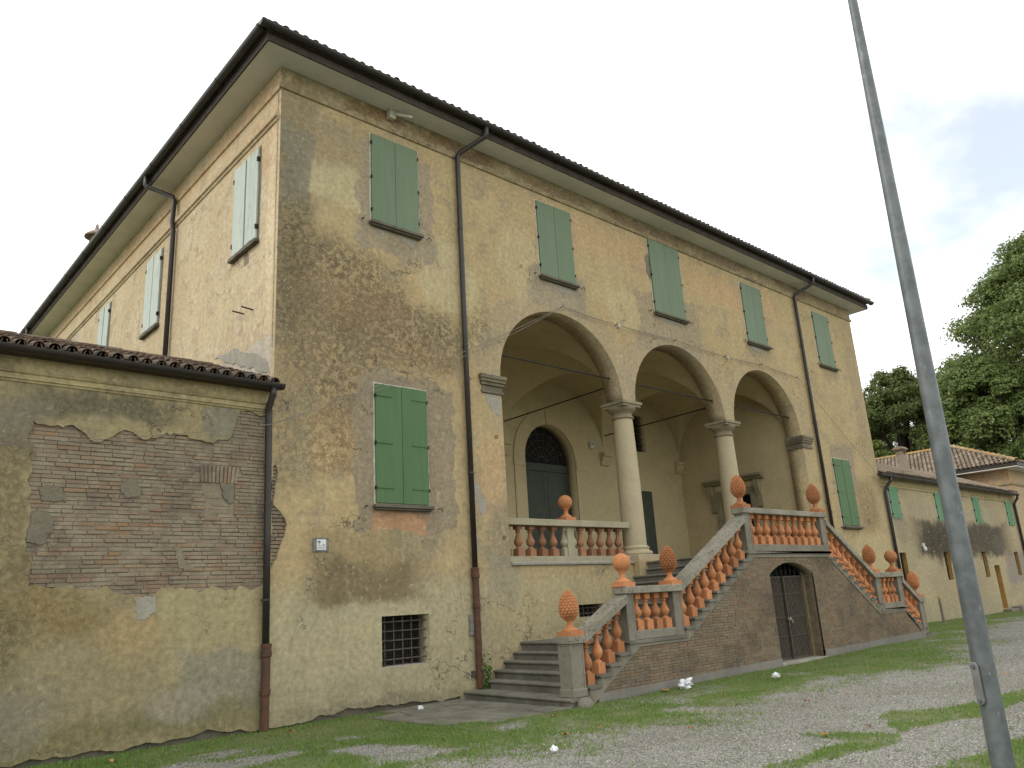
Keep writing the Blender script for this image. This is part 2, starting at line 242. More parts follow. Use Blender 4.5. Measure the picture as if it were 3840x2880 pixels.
MT['iron'] = simple('dark_iron', (0.022, 0.019, 0.016), 0.7, var=0.4, scale=10)
MT['void'] = simple('dark_interior', (0.012, 0.012, 0.011), 0.95, var=0.3)
def shutter_mat(name, c, c2, peel=0.0, pc=(0.4, 0.4, 0.36)):
    m = M(name, rough=0.62, spec=0.3)
    a = m.noise(1.0, 7, 0.65, vec=m.scaled((9, 9, 0.8)))
    oi = m.n('ShaderNodeObjectInfo').outputs['Random']
    col = m.mix(m.rng(a, 0.35, 0.7), c, c2)
    col = m.mix(m.math('MULTIPLY', oi, 0.35), col, m.mix(1.0, col, (0.72, 0.76, 0.72), 'MULTIPLY'))
    if peel: col = m.mix(m.rng(m.noise(1.0, 8, 0.75, vec=m.scaled((14, 14, 2.2))), 0.54, 0.64, 0.0, peel), col, pc)
    col = m.mix(m.rng(m.noise(2.4, 6, 0.7), 0.5, 0.75, 0.0, 0.3), col, (0.10, 0.13, 0.08))
    m.color(col); m.normal(m.bump(a, 0.15, 0.004)); return m.mat
MT['gr_up'] = shutter_mat('green_shutter_upper', (0.118, 0.168, 0.100), (0.140, 0.186, 0.116), 0.35, (0.16, 0.20, 0.15))
MT['gr_lo'] = shutter_mat('green_shutter_lower', (0.064, 0.134, 0.050), (0.078, 0.148, 0.058), 0.2, (0.10, 0.16, 0.09))
MT['gr_rw'] = shutter_mat('green_shutter_wing', (0.082, 0.20, 0.095), (0.095, 0.215, 0.11))
MT['gr_side'] = shutter_mat('bleached_shutter', (0.40, 0.45, 0.40), (0.46, 0.50, 0.45), 0.6, (0.24, 0.29, 0.25))
MT['door_dk'] = shutter_mat('dark_green_door', (0.045, 0.055, 0.042), (0.055, 0.065, 0.05))
MT['door_y'] = simple('ochre_wood_door', (0.36, 0.17, 0.035), 0.7, var=0.3, scale=5)
MT['gate'] = simple('gate_wood', (0.085, 0.072, 0.052), 0.85, c2=(0.055, 0.047, 0.036), scale=12)
MT['gate_frame'] = simple('gate_frame_stone', (0.20, 0.165, 0.085), 0.9, var=0.3)
MT['orange_wood'] = simple('reveal_ochre', (0.36, 0.21, 0.06), 0.85, var=0.3, scale=3)

# ------------------------------------------------------------------ mesh helpers
WO = {}
def mesh(name, v, f, smooth=False):
    me = bpy.data.meshes.new(name); me.from_pydata([tuple(map(float, p)) for p in v], [], f); me.update()
    if smooth: me.polygons.foreach_set('use_smooth', [True] * len(me.polygons))
    return me
def link(name, me, mat=None, parent=None, loc=(0, 0, 0), rot=None):
    o = bpy.data.objects.new(name, me); COL.objects.link(o); loc = Vector(loc)
    if mat is not None and me is not None and not me.materials: me.materials.append(mat)
    if parent is not None: o.parent = parent; o.location = loc - WO[parent]
    else: o.location = loc
    if rot: o.rotation_euler = rot
    WO[o] = loc; return o
def thing(name, label, cat, loc=(0, 0, 0), group=None):
    o = link(name, None, None, None, loc); o.empty_display_size = 0.3; tag(o, label, cat, group); return o
def tag(o, label, cat, group=None):
    o['label'] = label; o['category'] = cat
    if group: o['group'] = group
    return o
def kind(o, k): o['kind'] = k; return o
class B:
    """collects several solids into one mesh"""
    def __init__(s): s.v = []; s.f = []
    def add(s, v, f): n = len(s.v); s.v += [tuple(p) for p in v]; s.f += [tuple(i + n for i in q) for q in f]; return s
    def box(s, x0, x1, y0, y1, z0, z1):
        return s.add([(x0, y0, z0), (x1, y0, z0), (x1, y1, z0), (x0, y1, z0), (x0, y0, z1), (x1, y0, z1), (x1, y1, z1), (x0, y1, z1)],
                     [(3, 2, 1, 0), (4, 5, 6, 7), (0, 1, 5, 4), (1, 2, 6, 5), (2, 3, 7, 6), (3, 0, 4, 7)])
    def prism_y(s, poly, y0, y1):     # polygon in (x,z), counter-clockwise seen from -y
        n = len(poly); v = [(x, y0, z) for x, z in poly] + [(x, y1, z) for x, z in poly]
        return s.add(v, [tuple(range(n)), tuple(range(2 * n - 1, n - 1, -1))] + [((i + 1) % n, i, n + i, n + (i + 1) % n) for i in range(n)])
    def prism_x(s, poly, x0, x1):     # polygon in (y,z)
        n = len(poly); v = [(x0, y, z) for y, z in poly] + [(x1, y, z) for y, z in poly]
        return s.add(v, [tuple(range(n - 1, -1, -1)), tuple(range(n, 2 * n))] + [(i, (i + 1) % n, n + (i + 1) % n, n + i) for i in range(n)])
    def lathe(s, prof, c=(0, 0, 0), seg=24):
        v = []; f = []
        for r, z in prof: v += [(c[0] + r * math.cos(2 * math.pi * k / seg), c[1] + r * math.sin(2 * math.pi * k / seg), c[2] + z) for k in range(seg)]
        for i in range(len(prof) - 1):
            for k in range(seg): a = i * seg + k; b = i * seg + (k + 1) % seg; f.append((a, b, b + seg, a + seg))
        f.append(tuple(range(seg - 1, -1, -1))); f.append(tuple((len(prof) - 1) * seg + k for k in range(seg)))
        return s.add(v, f)
    def tube(s, pts, r, seg=8):
        pts = [Vector(p) for p in pts]; v = []; f = []
        rs = r if isinstance(r, (list, tuple)) else [r] * len(pts)
        ref = None
        for i, p in enumerate(pts):
            t = (pts[min(i + 1, len(pts) - 1)] - pts[max(i - 1, 0)]).normalized()
            if ref is None: ref = t.orthogonal().normalized()
            ref = (ref - t * ref.dot(t)); ref = ref.normalized() if ref.length > 1e-6 else t.orthogonal().normalized()
            b = t.cross(ref)
            v += [tuple(p + (ref * math.cos(2 * math.pi * k / seg) + b * math.sin(2 * math.pi * k / seg)) * rs[i]) for k in range(seg)]
        for i in range(len(pts) - 1):
            for k in range(seg): a = i * seg + k; b = i * seg + (k + 1) % seg; f.append((a, b, b + seg, a + seg))
        f.append(tuple(range(seg - 1, -1, -1))); f.append(tuple((len(pts) - 1) * seg + k for k in range(seg)))
        return s.add(v, f)
    def mesh(s, name, smooth=False, fix=True):
        me = mesh(name, s.v, s.f, smooth)
        if fix:
            bm = bmesh.new(); bm.from_mesh(me); bmesh.ops.recalc_face_normals(bm, faces=bm.faces); bm.to_mesh(me); bm.free()
            if smooth: me.polygons.foreach_set('use_smooth', [True] * len(me.polygons))
        return me
def smooth_by_angle(me, deg=35):
    me.polygons.foreach_set('use_smooth', [True] * len(me.polygons))
    bm = bmesh.new(); bm.from_mesh(me); lim = math.radians(deg)
    for e in bm.edges: e.smooth = not (len(e.link_faces) == 2 and e.calc_face_angle(0) > lim)
    bm.to_mesh(me); bm.free(); return me
def bev(me, w=0.006, seg=1):
    bm = bmesh.new(); bm.from_mesh(me); bmesh.ops.remove_doubles(bm, verts=bm.verts, dist=1e-5)
    bmesh.ops.bevel(bm, geom=[e for e in bm.edges if len(e.link_faces) == 2 and e.calc_face_angle(0) > 0.5], offset=w, segments=seg, affect='EDGES', clamp_overlap=True)
    bm.to_mesh(me); bm.free(); return me
def box(name, mat, parent, x0, x1, y0, y1, z0, z1, bevel=0.0, origin=None):
    me = B().box(x0, x1, y0, y1, z0, z1).mesh(name)
    if bevel: bev(me, bevel)
    return link(name, me, mat, parent)
def plate(name, outer, holes, y0, y1, axis='y'):
    """flat slab with holes (curve fill); outline in (x,z) for axis y or (y,z) for axis x"""
    cu_ = bpy.data.curves.new(name, 'CURVE'); cu_.dimensions = '2D'; cu_.fill_mode = 'BOTH'; cu_.extrude = (y1 - y0) / 2
    for ring in [outer] + list(holes):
        sp = cu_.splines.new('POLY'); sp.points.add(len(ring) - 1); sp.use_cyclic_u = True
        for i, (a, b) in enumerate(ring): sp.points[i].co = (a, b, 0, 1)
    ob = bpy.data.objects.new(name, cu_); COL.objects.link(ob); dg = bpy.context.evaluated_depsgraph_get()
    me = bpy.data.meshes.new_from_object(ob.evaluated_get(dg)); bpy.data.objects.remove(ob); bpy.data.curves.remove(cu_)
    c = np.empty(len(me.vertices) * 3, 'f'); me.vertices.foreach_get('co', c); c = c.reshape(-1, 3).copy(); mid = (y0 + y1) / 2
    n = np.stack([c[:, 0], mid - c[:, 2], c[:, 1]], 1) if axis == 'y' else np.stack([mid + c[:, 2], c[:, 0], c[:, 1]], 1)
    me.vertices.foreach_set('co', n.astype('f').ravel()); me.materials.clear()
    bm = bmesh.new(); bm.from_mesh(me); bmesh.ops.remove_doubles(bm, verts=bm.verts, dist=1e-5); bmesh.ops.recalc_face_normals(bm, faces=bm.faces); bm.to_mesh(me); bm.free(); me.update()
    return me
def jag(poly, step=0.09, amp=0.03, seed=0, frac=4.0):
    """subdivide an outline and roughen it like broken plaster"""
    outp = []
    for i, (a, b) in enumerate(poly):
        c, d = poly[(i + 1) % len(poly)]; L = math.hypot(c - a, d - b); k = max(1, int(L / step))
        for j in range(k):
            t = j / k; x, z = a + (c - a) * t, b + (d - b) * t
            q = mnoise.fractal(Vector((x * frac + seed, z * frac, seed * 3.1)), 1.0, 2.0, 3); w = mnoise.fractal(Vector((x * frac, z * frac + 9 + seed, 5)), 1.0, 2.0, 3)
            outp.append((x + q * amp * 2, z + w * amp * 2))
    return outp
def arc(cx, cz, rx, rz, a0, a1, n=28): return [(cx + rx * math.cos(a0 + (a1 - a0) * i / n), cz + rz * math.sin(a0 + (a1 - a0) * i / n)) for i in range(n + 1)]
PI = math.pi
# ------------------------------------------------------------------ ground
def gz(x, y): return np.clip(0.0105 * (x - 4.2), 0.0, 0.13) - 0.02 * np.clip((-x - 1) / 6, 0, 1) * 0
def inpoly(x, y, poly):
    r = np.zeros(x.shape, bool); n = len(poly)
    for i in range(n):
        x1, y1 = poly[i]; x2, y2 = poly[(i + 1) % n]
        c = ((y1 > y) != (y2 > y)) & (x < (x2 - x1) * (y - y1) / ((y2 - y1) if y2 != y1 else 1e-9) + x1); r ^= c
    return r
def vnoise(x, y, s, seed=0):
    a = np.zeros(x.shape); amp = 0.5
    for o_ in range(3):
        g = np.random.default_rng(seed + o_).random((64, 64)); u = x * s; v = y * s; i = np.floor(u).astype(int); j = np.floor(v).astype(int); fu = u - i; fv = v - j
        fu = fu * fu * (3 - 2 * fu); fv = fv * fv * (3 - 2 * fv); G = lambda p, q: g[p % 64, q % 64]
        a += amp * ((G(i, j) * (1 - fu) + G(i + 1, j) * fu) * (1 - fv) + (G(i, j + 1) * (1 - fu) + G(i + 1, j + 1) * fu) * fv); amp *= 0.5; s = s * 2.1
    return a / 0.875
BX = [-60, -6, -1.4, 0.2, 1.1, 1.9, 2.7, 3.9, 5.8, 7.9, 11, 14, 17, 19, 22, 27, 34, 60]; BY = [-5.6, -5.6, -5.2, -4.8, -4.5, -4.6, -4.7, -5.3, -5.3, -5.5, -5.7, -5.6, -4.6, -3.6, -3.2, -2.7, -2.6, -2.5]
ISL = [[(3.1, -7.0), (3.45, -7.3), (3.75, -8.0), (3.1, -8.22), (2.3, -8.1), (1.4, -7.85), (1.5, -7.6), (2.2, -7.75), (2.9, -7.75)],
       [(4.5, -7.42), (3.9, -8.0), (4.7, -8.25), (5.1, -8.42), (6.1, -8.4), (6.9, -8.5), (9.5, -8.3), (12, -8.2), (12, -7.7), (7.5, -8.0), (6.4, -8.02), (5.43, -7.75), (5.0, -7.3)],
       [(1.9, -9.0), (2.9, -9.1), (3.9, -9.12), (9, -9.15), (30, -9.3), (30, -14), (-4, -14), (-1, -9.6)]]
def grassmask(x, y):
    b = np.interp(x, BX, BY); n1 = vnoise(x + 50, y + 50, 0.9, 3); n2 = vnoise(x + 50, y + 50, 2.6, 9)
    n3 = vnoise(x + 20, y + 70, 6.5, 17); d = (y - b) + (n1 - 0.5) * 2.6 + (n2 - 0.5) * 1.4 + (n3 - 0.5) * 0.8; g = np.clip(d / 2.0 + 0.42, 0, 1)
    g *= np.clip(1.25 - 1.6 * np.clip(0.46 - n1, 0, 1) * 4 * (y < -1.2), 0.15, 1)
    wl_ = np.where((x > 3.6) & (x < 18.2), -2.9, 0.0); g = np.maximum(g, np.clip(1.15 - (wl_ - y) / 1.6, 0, 0.95) * np.clip(0.55 + n1, 0, 1))
    for p in ISL:
        q = inpoly(x + (n2 - 0.5) * 0.5, y + (n1 - 0.5) * 0.35, p); g = np.maximum(g, q * np.clip(0.30 + n2 * 0.7 + n3 * 0.5, 0, 1))
    return np.clip(g, 0, 1)
xs = np.concatenate([[-900, -300, -100, -40, -20], np.arange(-10, 42, 0.16), [44, 48, 55, 70, 100, 200, 400, 900]])
ys = np.concatenate([[-600, -200, -80, -40, -25, -18], np.arange(-14, 0.8, 0.13), [2, 6, 15, 30, 60, 150, 400, 900]])
GX, GY = np.meshgrid(xs, ys); gm = grassmask(GX, GY); gm[(GY > 5) | (GY < -20) | (np.abs(GX - 10) > 60)] = 0.85
GZ = gz(GX, GY) + (vnoise(GX + 90, GY + 90, 0.7, 21) - 0.5) * 0.045 * (np.abs(GX) < 60) + 0.012 * gm - 0.012
nx, ny = len(xs), len(ys); idx = np.arange(nx * ny).reshape(ny, nx)
gf = np.stack([idx[:-1, :-1], idx[:-1, 1:], idx[1:, 1:], idx[1:, :-1]], -1).reshape(-1, 4)
gme = bpy.data.meshes.new('ground'); gme.from_pydata(np.stack([GX, GY, GZ], -1).reshape(-1, 3).tolist(), [], gf.tolist()); gme.update()
gme.polygons.foreach_set('use_smooth', [True] * len(gme.polygons))
at = gme.attributes.new('grass', 'FLOAT', 'POINT'); at.data.foreach_set('value', gm.astype('f').ravel())
def ground_mat():
    m = M('gravel_and_turf', rough=0.97, spec=0.1)
    a = m.n('ShaderNodeAttribute', attribute_name='grass').outputs['Fac']
    vo = m.n('ShaderNodeTexVoronoi'); m.put(vo.inputs['Vector'], m.P); vo.inputs['Scale'].default_value = 58
    pc = m.sep(vo.outputs['Color'])[0]; pd = vo.outputs['Distance']
    st = m.mix(m.rng(pc, 0.0, 1.0), (0.115, 0.11, 0.098), (0.46, 0.445, 0.40))
    st = m.mix(m.rng(pd, 0.35, 0.75, 0.0, 0.75), st, (0.075, 0.068, 0.058))
    dirt = m.mix(m.noise(0.9, 6, 0.6), (0.285, 0.276, 0.245), (0.225, 0.215, 0.18))
    gr = m.mix(m.rng(m.noise(2.2, 7, 0.7), 0.4, 0.72, 0.05, 0.7), st, dirt)
    gr = m.mix(m.rng(m.noise(0.45, 4, 0.6), 0.42, 0.62, 0.0, 0.45), gr, m.mix(1.0, gr, (0.74, 0.71, 0.66), 'MULTIPLY'))
    n = m.noise(24, 8, 0.75); n2 = m.noise(2.6, 6, 0.65)
    tf = m.mix(m.rng(n, 0.35, 0.68), (0.075, 0.105, 0.028), (0.15, 0.18, 0.055)); tf = m.mix(m.rng(n2, 0.46, 0.68, 0.0, 0.6), tf, (0.20, 0.175, 0.085))
    f = m.math('MULTIPLY', m.rng(m.math('ADD', a, m.math('MULTIPLY', m.math('SUBTRACT', m.noise(7, 7, 0.8), 0.5), 1.7)), 0.35, 0.95), 0.85)
    m.color(m.mix(f, gr, tf))
    m.normal(m.bump(m.math('SUBTRACT', m.math('MULTIPLY', n, 0.5), pd), 0.9, 0.014)); return m.mat
kind(link('ground', gme, ground_mat()), 'structure')

# ------------------------------------------------------------------ VILLA
W = 23.43; ZS = 11.86; Z1 = 11.41; ZSP = 6.41; FL = 2.45; YB = 4.95
villa = thing('villa', 'large ochre plastered villa with a three-arched loggia and green shutters', 'villa', (11.7, 0.0, 0.0))
opening = [(5.2, FL), (5.2, ZSP)] + arc(7.245, ZSP, 2.045, 1.9, PI, 0)[1:-1] + [(9.29, ZSP), (9.78, ZSP)] + arc(11.805, ZSP, 2.025, 1.9, PI, 0)[1:-1] + [(13.83, ZSP), (14.31, ZSP)] + arc(16.235, ZSP, 1.925, 1.87, PI, 0)[1:-1] + [(18.16, ZSP), (18.16, FL)]
bw1 = [(2.105, 0.70), (3.125, 0.70), (3.125, 1.555), (2.105, 1.555)]; bw2 = [(7.1, 1.27), (7.9, 1.27), (7.9, 1.54), (7.1, 1.54)]
peel = jag([(0.025, 2.42), (0.12, 2.55), (0.25, 2.92), (0.29, 3.12), (0.17, 3.32), (0.06, 3.42), (0.11, 3.78), (0.13, 3.95), (0.07, 4.10), (0.025, 4.05)], 0.06, 0.016, 4)
def footline(x0, x1, ctl, seed, n_=0.05):
    r = []; x = x0 + 0.02
    while x < x1: r.append((x, max(0.012, float(np.interp(x, [c[0] for c in ctl], [c[1] for c in ctl])) + 0.05 * mnoise.fractal(Vector((x * 3.1, seed, 0)), 1, 2, 4)))); x += n_
    return r
foot = footline(0, 3.74, [(0, 0.02), (0.8, 0.03), (0.95, 0.10), (1.6, 0.12), (2.3, 0.10), (2.9, 0.06), (3.7, 0.05)], 8)
fw = plate('wall', [(0, 0.02)] + foot + [(3.8, 0.06), (3.82, -0.4), (W, -0.4), (W, ZS), (0, ZS)], [opening, bw1, bw2, peel], 0.0, 0.55)
fw.materials.append(MT['front']); fw.materials.append(MT['side'])
for p in fw.polygons:
    if p.normal.x < -0.9 and p.center.x < 0.01: p.material_index = 1
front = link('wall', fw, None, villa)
link('footing', B().box(0.01, 3.9, 0.05, 0.5, -0.4, 0.5).mesh('footing'), MT['footing'], villa)
# brick laid bare beside the corner pipe
def brick_mesh(l, h, d, s):
    r = random.Random(s); j = lambda a: r.uniform(-a, a)
    v = [(x + j(0.004), y + j(0.003), z + j(0.003)) for x, y, z in [(0, 0, 0), (l, 0, 0), (l, d, 0), (0, d, 0), (0, 0, h), (l, 0, h), (l, d, h), (0, d, h)]]
    b = B().add(v, [(3, 2, 1, 0), (4, 5, 6, 7), (0, 1, 5, 4), (1, 2, 6, 5), (2, 3, 7, 6), (3, 0, 4, 7)]); return bev(b.mesh('brick'), 0.005)
BRK = {}
def brick_lib(l, h, d):
    key = (round(l / 0.03) * 0.03, h, d)
    if key not in BRK: BRK[key] = [brick_mesh(key[0], h, d, hash((int(key[0] * 100), k)) % 9999) for k in range(3)]
    return random.choice(BRK[key])
bm_ = B().box(0.02, 0.34, 0.06, 0.2, 2.3, 4.2); mp = link('mortar_bed', bm_.mesh('mortar_bed'), MT['mortar'], villa)
for r_ in range(28):
    z = 2.42 + r_ * 0.061; x = 0.03 - random.uniform(0, 0.1)
    while x < 0.3:
        l = random.choice((0.15, 0.27)); o = link('brick', brick_lib(l, 0.05, 0.06), MT['bwing'], mp, (x, 0.022 + random.uniform(-0.006, 0.012), z)); x += l + 0.012
# outer walls not faced by the loggia
link('side_wall', plate('side_wall', [(0.551, -0.4), (24, -0.4), (24, ZS), (0.551, ZS)], [], 0.0, 0.4, 'x'), MT['side'], villa)
link('end_wall', plate('end_wall', [(0.551, -0.4), (24, -0.4), (24, ZS), (0.551, ZS)], [], W - 0.4, W, 'x'), MT['side'], villa)
box('rear_wall', MT['side'], villa, 0.401, W - 0.401, 23.6, 24, -0.4, ZS)
# frieze, string courses
box('frieze', MT['frieze'], villa, -0.018, W + 0.018, -0.018, 0.0, Z1 + 0.06, ZS)
box('frieze', MT['side'], villa, -0.018, 0.0, 0.001, 24, Z1 + 0.06, ZS)
sc = B().prism_x([(0, Z1 - 0.03), (-0.035, Z1 - 0.02), (-0.05, Z1 + 0.03), (-0.05, Z1 + 0.058), (0, Z1 + 0.06)], -0.05, W + 0.05)
link('string_course', sc.mesh('string_course'), MT['mould'], villa)
sc = B().prism_y([(0, Z1 - 0.03), (-0.035, Z1 - 0.02), (-0.05, Z1 + 0.03), (-0.05, Z1 + 0.058), (0, Z1 + 0.06)], 0.002, 24)
link('string_course', sc.mesh('string_course'), MT['side'], villa)
sc = B().prism_y([(0, 10.73), (-0.03, 10.74), (-0.04, 10.79), (-0.075, 10.80), (-0.085, 10.85), (-0.07, 10.90), (0, 10.92)], 0.06, 24)
link('string_course', sc.mesh('string_course'), MT['side'], villa)
# eaves: soffit, fascia, gutters, roof
EO = 0.52
sof = B().box(-EO, W + EO, -EO, 24 + EO, ZS + 0.002, ZS + 0.05)
link('soffit', sof.mesh('soffit'), MT['soffit'], villa)
fas = B().box(-EO - 0.03, W + EO + 0.03, -EO - 0.03, -EO, ZS - 0.005, ZS + 0.16).box(-EO - 0.03, -EO, -EO, 24 + EO, ZS - 0.005, ZS + 0.16).box(W + EO, W + EO + 0.03, -EO, 24 + EO, ZS - 0.005, ZS + 0.16)
link('fascia', fas.mesh('fascia'), MT['wood_dark'], villa)
def gutter_prof(r, t=0.006, n=10):
    o = [(r * math.cos(PI + PI * i / n), r * math.sin(PI + PI * i / n)) for i in range(n + 1)]; i_ = [((r - t) * math.cos(2 * PI - PI * i / n), (r - t) * math.sin(2 * PI - PI * i / n)) for i in range(n + 1)]
    return o + i_
gp = gutter_prof(0.098)
def gutter(parent, axis, a0, a1, c0, z, r=0.098):
    pr = gutter_prof(r); b = B()
    if axis == 'x': b.prism_x([(c0 + u, z + w_) for u, w_ in pr], a0, a1)
    else: b.prism_y([(c0 + u, z + w_) for u, w_ in pr], a0, a1)
    n = int(abs(a1 - a0) / 1.9)
    for i in range(n + 1):
        s_ = a0 + 0.03 + (a1 - a0 - 0.1) * i / max(n, 1)
        ring = gutter_prof(r + 0.008, 0.012)
        if axis == 'x': b.prism_x([(c0 + u, z + w_) for u, w_ in ring], s_, s_ + 0.04)
        else: b.prism_y([(c0 + u, z + w_) for u, w_ in ring], s_, s_ + 0.04)
    # end caps
    half = [(r * math.cos(PI + PI * i / 10), r * math.sin(PI + PI * i / 10)) for i in range(11)]
    for e in (a0, a1 - 0.004):
        if axis == 'x': b.prism_x([(c0 + u * 0.99, z + w_ * 0.99) for u, w_ in half], e, e + 0.004)
        else: b.prism_y([(c0 + u * 0.99, z + w_ * 0.99) for u, w_ in half], e, e + 0.004)
    return link('gutter', smooth_by_angle(b.mesh('gutter'), 40), MT['gutter'], parent)
ZG = 12.125; GO = EO + 0.13
gutter(villa, 'x', -GO - 0.09, W + GO + 0.09, -GO, ZG); gutter(villa, 'y', -GO + 0.099, 24 + GO, -GO, ZG)
# roof body (hip) and tiles
SL = 0.40
def tile_mesh(seg=6, L=0.44, r0=0.088, r1=0.07, t=0.014, name='tile'):
    b = B(); v = []; f = []
    for (yy, r) in ((0, r0), (L, r1)):
        for rr in (r, r - t):
            v += [(rr * math.cos(PI * k / seg), yy, rr * math.sin(PI * k / seg)) for k in range(seg + 1)]
    n = seg + 1; o0, i0, o1, i1 = 0, n, 2 * n, 3 * n
    for k in range(seg): f += [(o0 + k, o0 + k + 1, o1 + k + 1, o1 + k), (i0 + k + 1, i0 + k, i1 + k, i1 + k + 1), (o0 + k + 1, o0 + k, i0 + k, i0 + k + 1)]
    return mesh(name, v, f)
TILE = tile_mesh()
def tile_arr(seg=4): me = tile_mesh(seg); v = np.array([q.co[:] for q in me.vertices]); f = [tuple(p.vertices) for p in me.polygons]; bpy.data.meshes.remove(me); return v, f
TV, TF = tile_arr(4)
def tiles_stuff(name, parent, mat, frames, flip=False):
    """many tiles joined into one mesh: frames = list of (origin, xdir, ydir, zdir)"""
    V = []; F = []; n = 0; TFa = np.array([list(q) for q in TF])
    for o_, a, b, c in frames:
        V.append(np.array(o_) + TV[:, :1] * np.array(a) + TV[:, 1:2] * np.array(b) + TV[:, 2:] * np.array(c)); F.append(TFa + n); n += len(TV)
    return kind(link(name, mesh(name, np.concatenate(V), np.concatenate(F).tolist()), mat, parent), 'stuff')
rz0 = ZG + 0.0; xa, xb, ya, yb = -GO + 0.06, W + GO - 0.06, -GO + 0.06, 24 + GO; hh = (xb - xa) / 2 * SL; xm = (xa + xb) / 2
rv = [(xa, ya, rz0), (xb, ya, rz0), (xb, yb, rz0), (xa, yb, rz0), (xm, ya + (xb - xa) / 2, rz0 + hh), (xm, yb - (xb - xa) / 2 + 0.3, rz0 + hh), (xa, ya, rz0 - 0.05), (xb, ya, rz0 - 0.05), (xb, yb, rz0 - 0.05), (xa, yb, rz0 - 0.05)]
roof = link('roof', mesh('roof', rv, [(0, 1, 4), (1, 2, 5, 4), (2, 3, 5), (3, 0, 4, 5), (6, 7, 1, 0), (7, 8, 2, 1), (8, 9, 3, 2), (9, 6, 0, 3), (9, 8, 7, 6)]), MT['tile'], villa)
sa = math.atan(SL); ups = (0, math.cos(sa), math.sin(sa)); upn = (0, -math.sin(sa), math.cos(sa))
x = xa + 0.15
while x < xb - 0.1:
    link('tile', TILE, MT['tile'], roof, (x, ya - 0.03 + random.uniform(-0.012, 0.012), rz0 + 0.045 + random.uniform(-0.006, 0.008)), (sa + random.uniform(-0.02, 0.02), 0, random.uniform(-0.04, 0.04))); x += 0.205
fr = []
y = ya + 0.2
while y < yb: fr.append(((xa - 0.03 + random.uniform(-0.01, 0.01), y, rz0 + 0.045), (0, -1, 0), (math.cos(sa), 0, math.sin(sa)), (-math.sin(sa), 0, math.cos(sa)))); y += 0.205
for k in range(1, 6):
    x = xa + 0.15 + 0.36 * k
    while x < xb - 0.1 - 0.36 * k: fr.append(((x, ya - 0.03 + 0.35 * k * math.cos(sa), rz0 + 0.018 + 0.35 * k * math.sin(sa)), (1, 0, 0), ups, upn)); x += 0.205
tiles_stuff('tile_field', roof, MT['tile'], fr)
dh = Vector((1, 1, SL)).normalized()
for k in range(10): link('hip_tile', tile_mesh(8, 0.46, 0.13, 0.11, 0.016, 'hip_tile'), MT['tile'], roof, Vector((xa + 0.02, ya + 0.02, rz0 + 0.0)) + dh * 0.38 * k, (sa * 0.75, 0, -PI / 4))
for k in range(10): link('hip_tile', tile_mesh(8, 0.46, 0.13, 0.11, 0.016, 'hip_tile'), MT['tile'], roof, Vector((xb + 0.03, ya - 0.03, rz0 + 0.03)) + Vector((-1, 1, SL)).normalized() * 0.38 * k, (sa * 0.75, 0, PI / 4))
ch = B().box(1.1, 1.5, 18.4, 18.8, 12.4, 16.2).lathe([(0.42, 0), (0.42, 0.06), (0.2, 0.25), (0.08, 0.33), (0.05, 0.55), (0.01, 0.6)], (1.3, 18.6, 16.2), 16)
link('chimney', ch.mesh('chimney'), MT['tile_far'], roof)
# downpipes
def downpipe(parent, pts, r=0.055, boot=None, clips=()):
    o = link('downpipe', B().tube(pts, r, 12).mesh('downpipe', True), MT['gutter'], parent)
    if boot:
        (x, y, z0, z1) = boot; b = B().lathe([(r * 1.18, z0), (r * 1.18, z1 - 0.75), (r * 1.4, z1 - 0.74), (r * 1.4, z1 - 0.66), (r * 1.2, z1 - 0.65), (r * 1.2, z1 - 0.2), (r * 1.5, z1 - 0.18), (r * 1.5, z1 - 0.1), (r * 1.3, z1 - 0.09), (r * 1.5, z1), (r * 1.05, z1 + 0.01)], (x, y, 0), 14)
        link('cast_iron_boot', smooth_by_angle(b.mesh('cast_iron_boot')), MT['iron_boot'], o)
    for (x, y, z) in clips:
        link('pipe_clip', B().lathe([(r * 1.16, 0), (r * 1.16, 0.03)], (x, y, z), 12).box(x - 0.01, x + 0.01, y, y + 0.12, z, z + 0.025).mesh('pipe_clip'), MT['gutter'], o)
    return o
for px_, zb_, bt in ((4.19, 0.16, 2.35), (19.08, 2.2, None)):
    downpipe(villa, [(px_ + 0.42, -GO, ZG - 0.08), (px_ + 0.42, -GO + 0.01, ZG - 0.25), (px_ + 0.40, -GO + 0.05, ZG - 0.32), (px_ + 0.03, -0.12, Z1 + 0.08), (px_, -0.09, Z1 - 0.02), (px_, -0.085, 8), (px_, -0.085, zb_ if bt is None else bt - 0.3)], 0.056,
             (px_, -0.085, zb_, bt) if bt else None, [(px_, -0.085, z) for z in (9.6, 6.9, 4.2)])
for py_, zb_ in ((5.41, 5), (18.0, 5)):
    downpipe(villa, [(-GO, py_ + 0.42, ZG - 0.08), (-GO, py_ + 0.42, ZG - 0.3), (-GO + 0.05, py_ + 0.38, ZG - 0.36), (-0.12, py_ + 0.03, Z1 + 0.08), (-0.10, py_, Z1 - 0.05), (-0.12, py_, 10.8), (-0.085, py_, 10.6), (-0.085, py_, zb_)], 0.056)
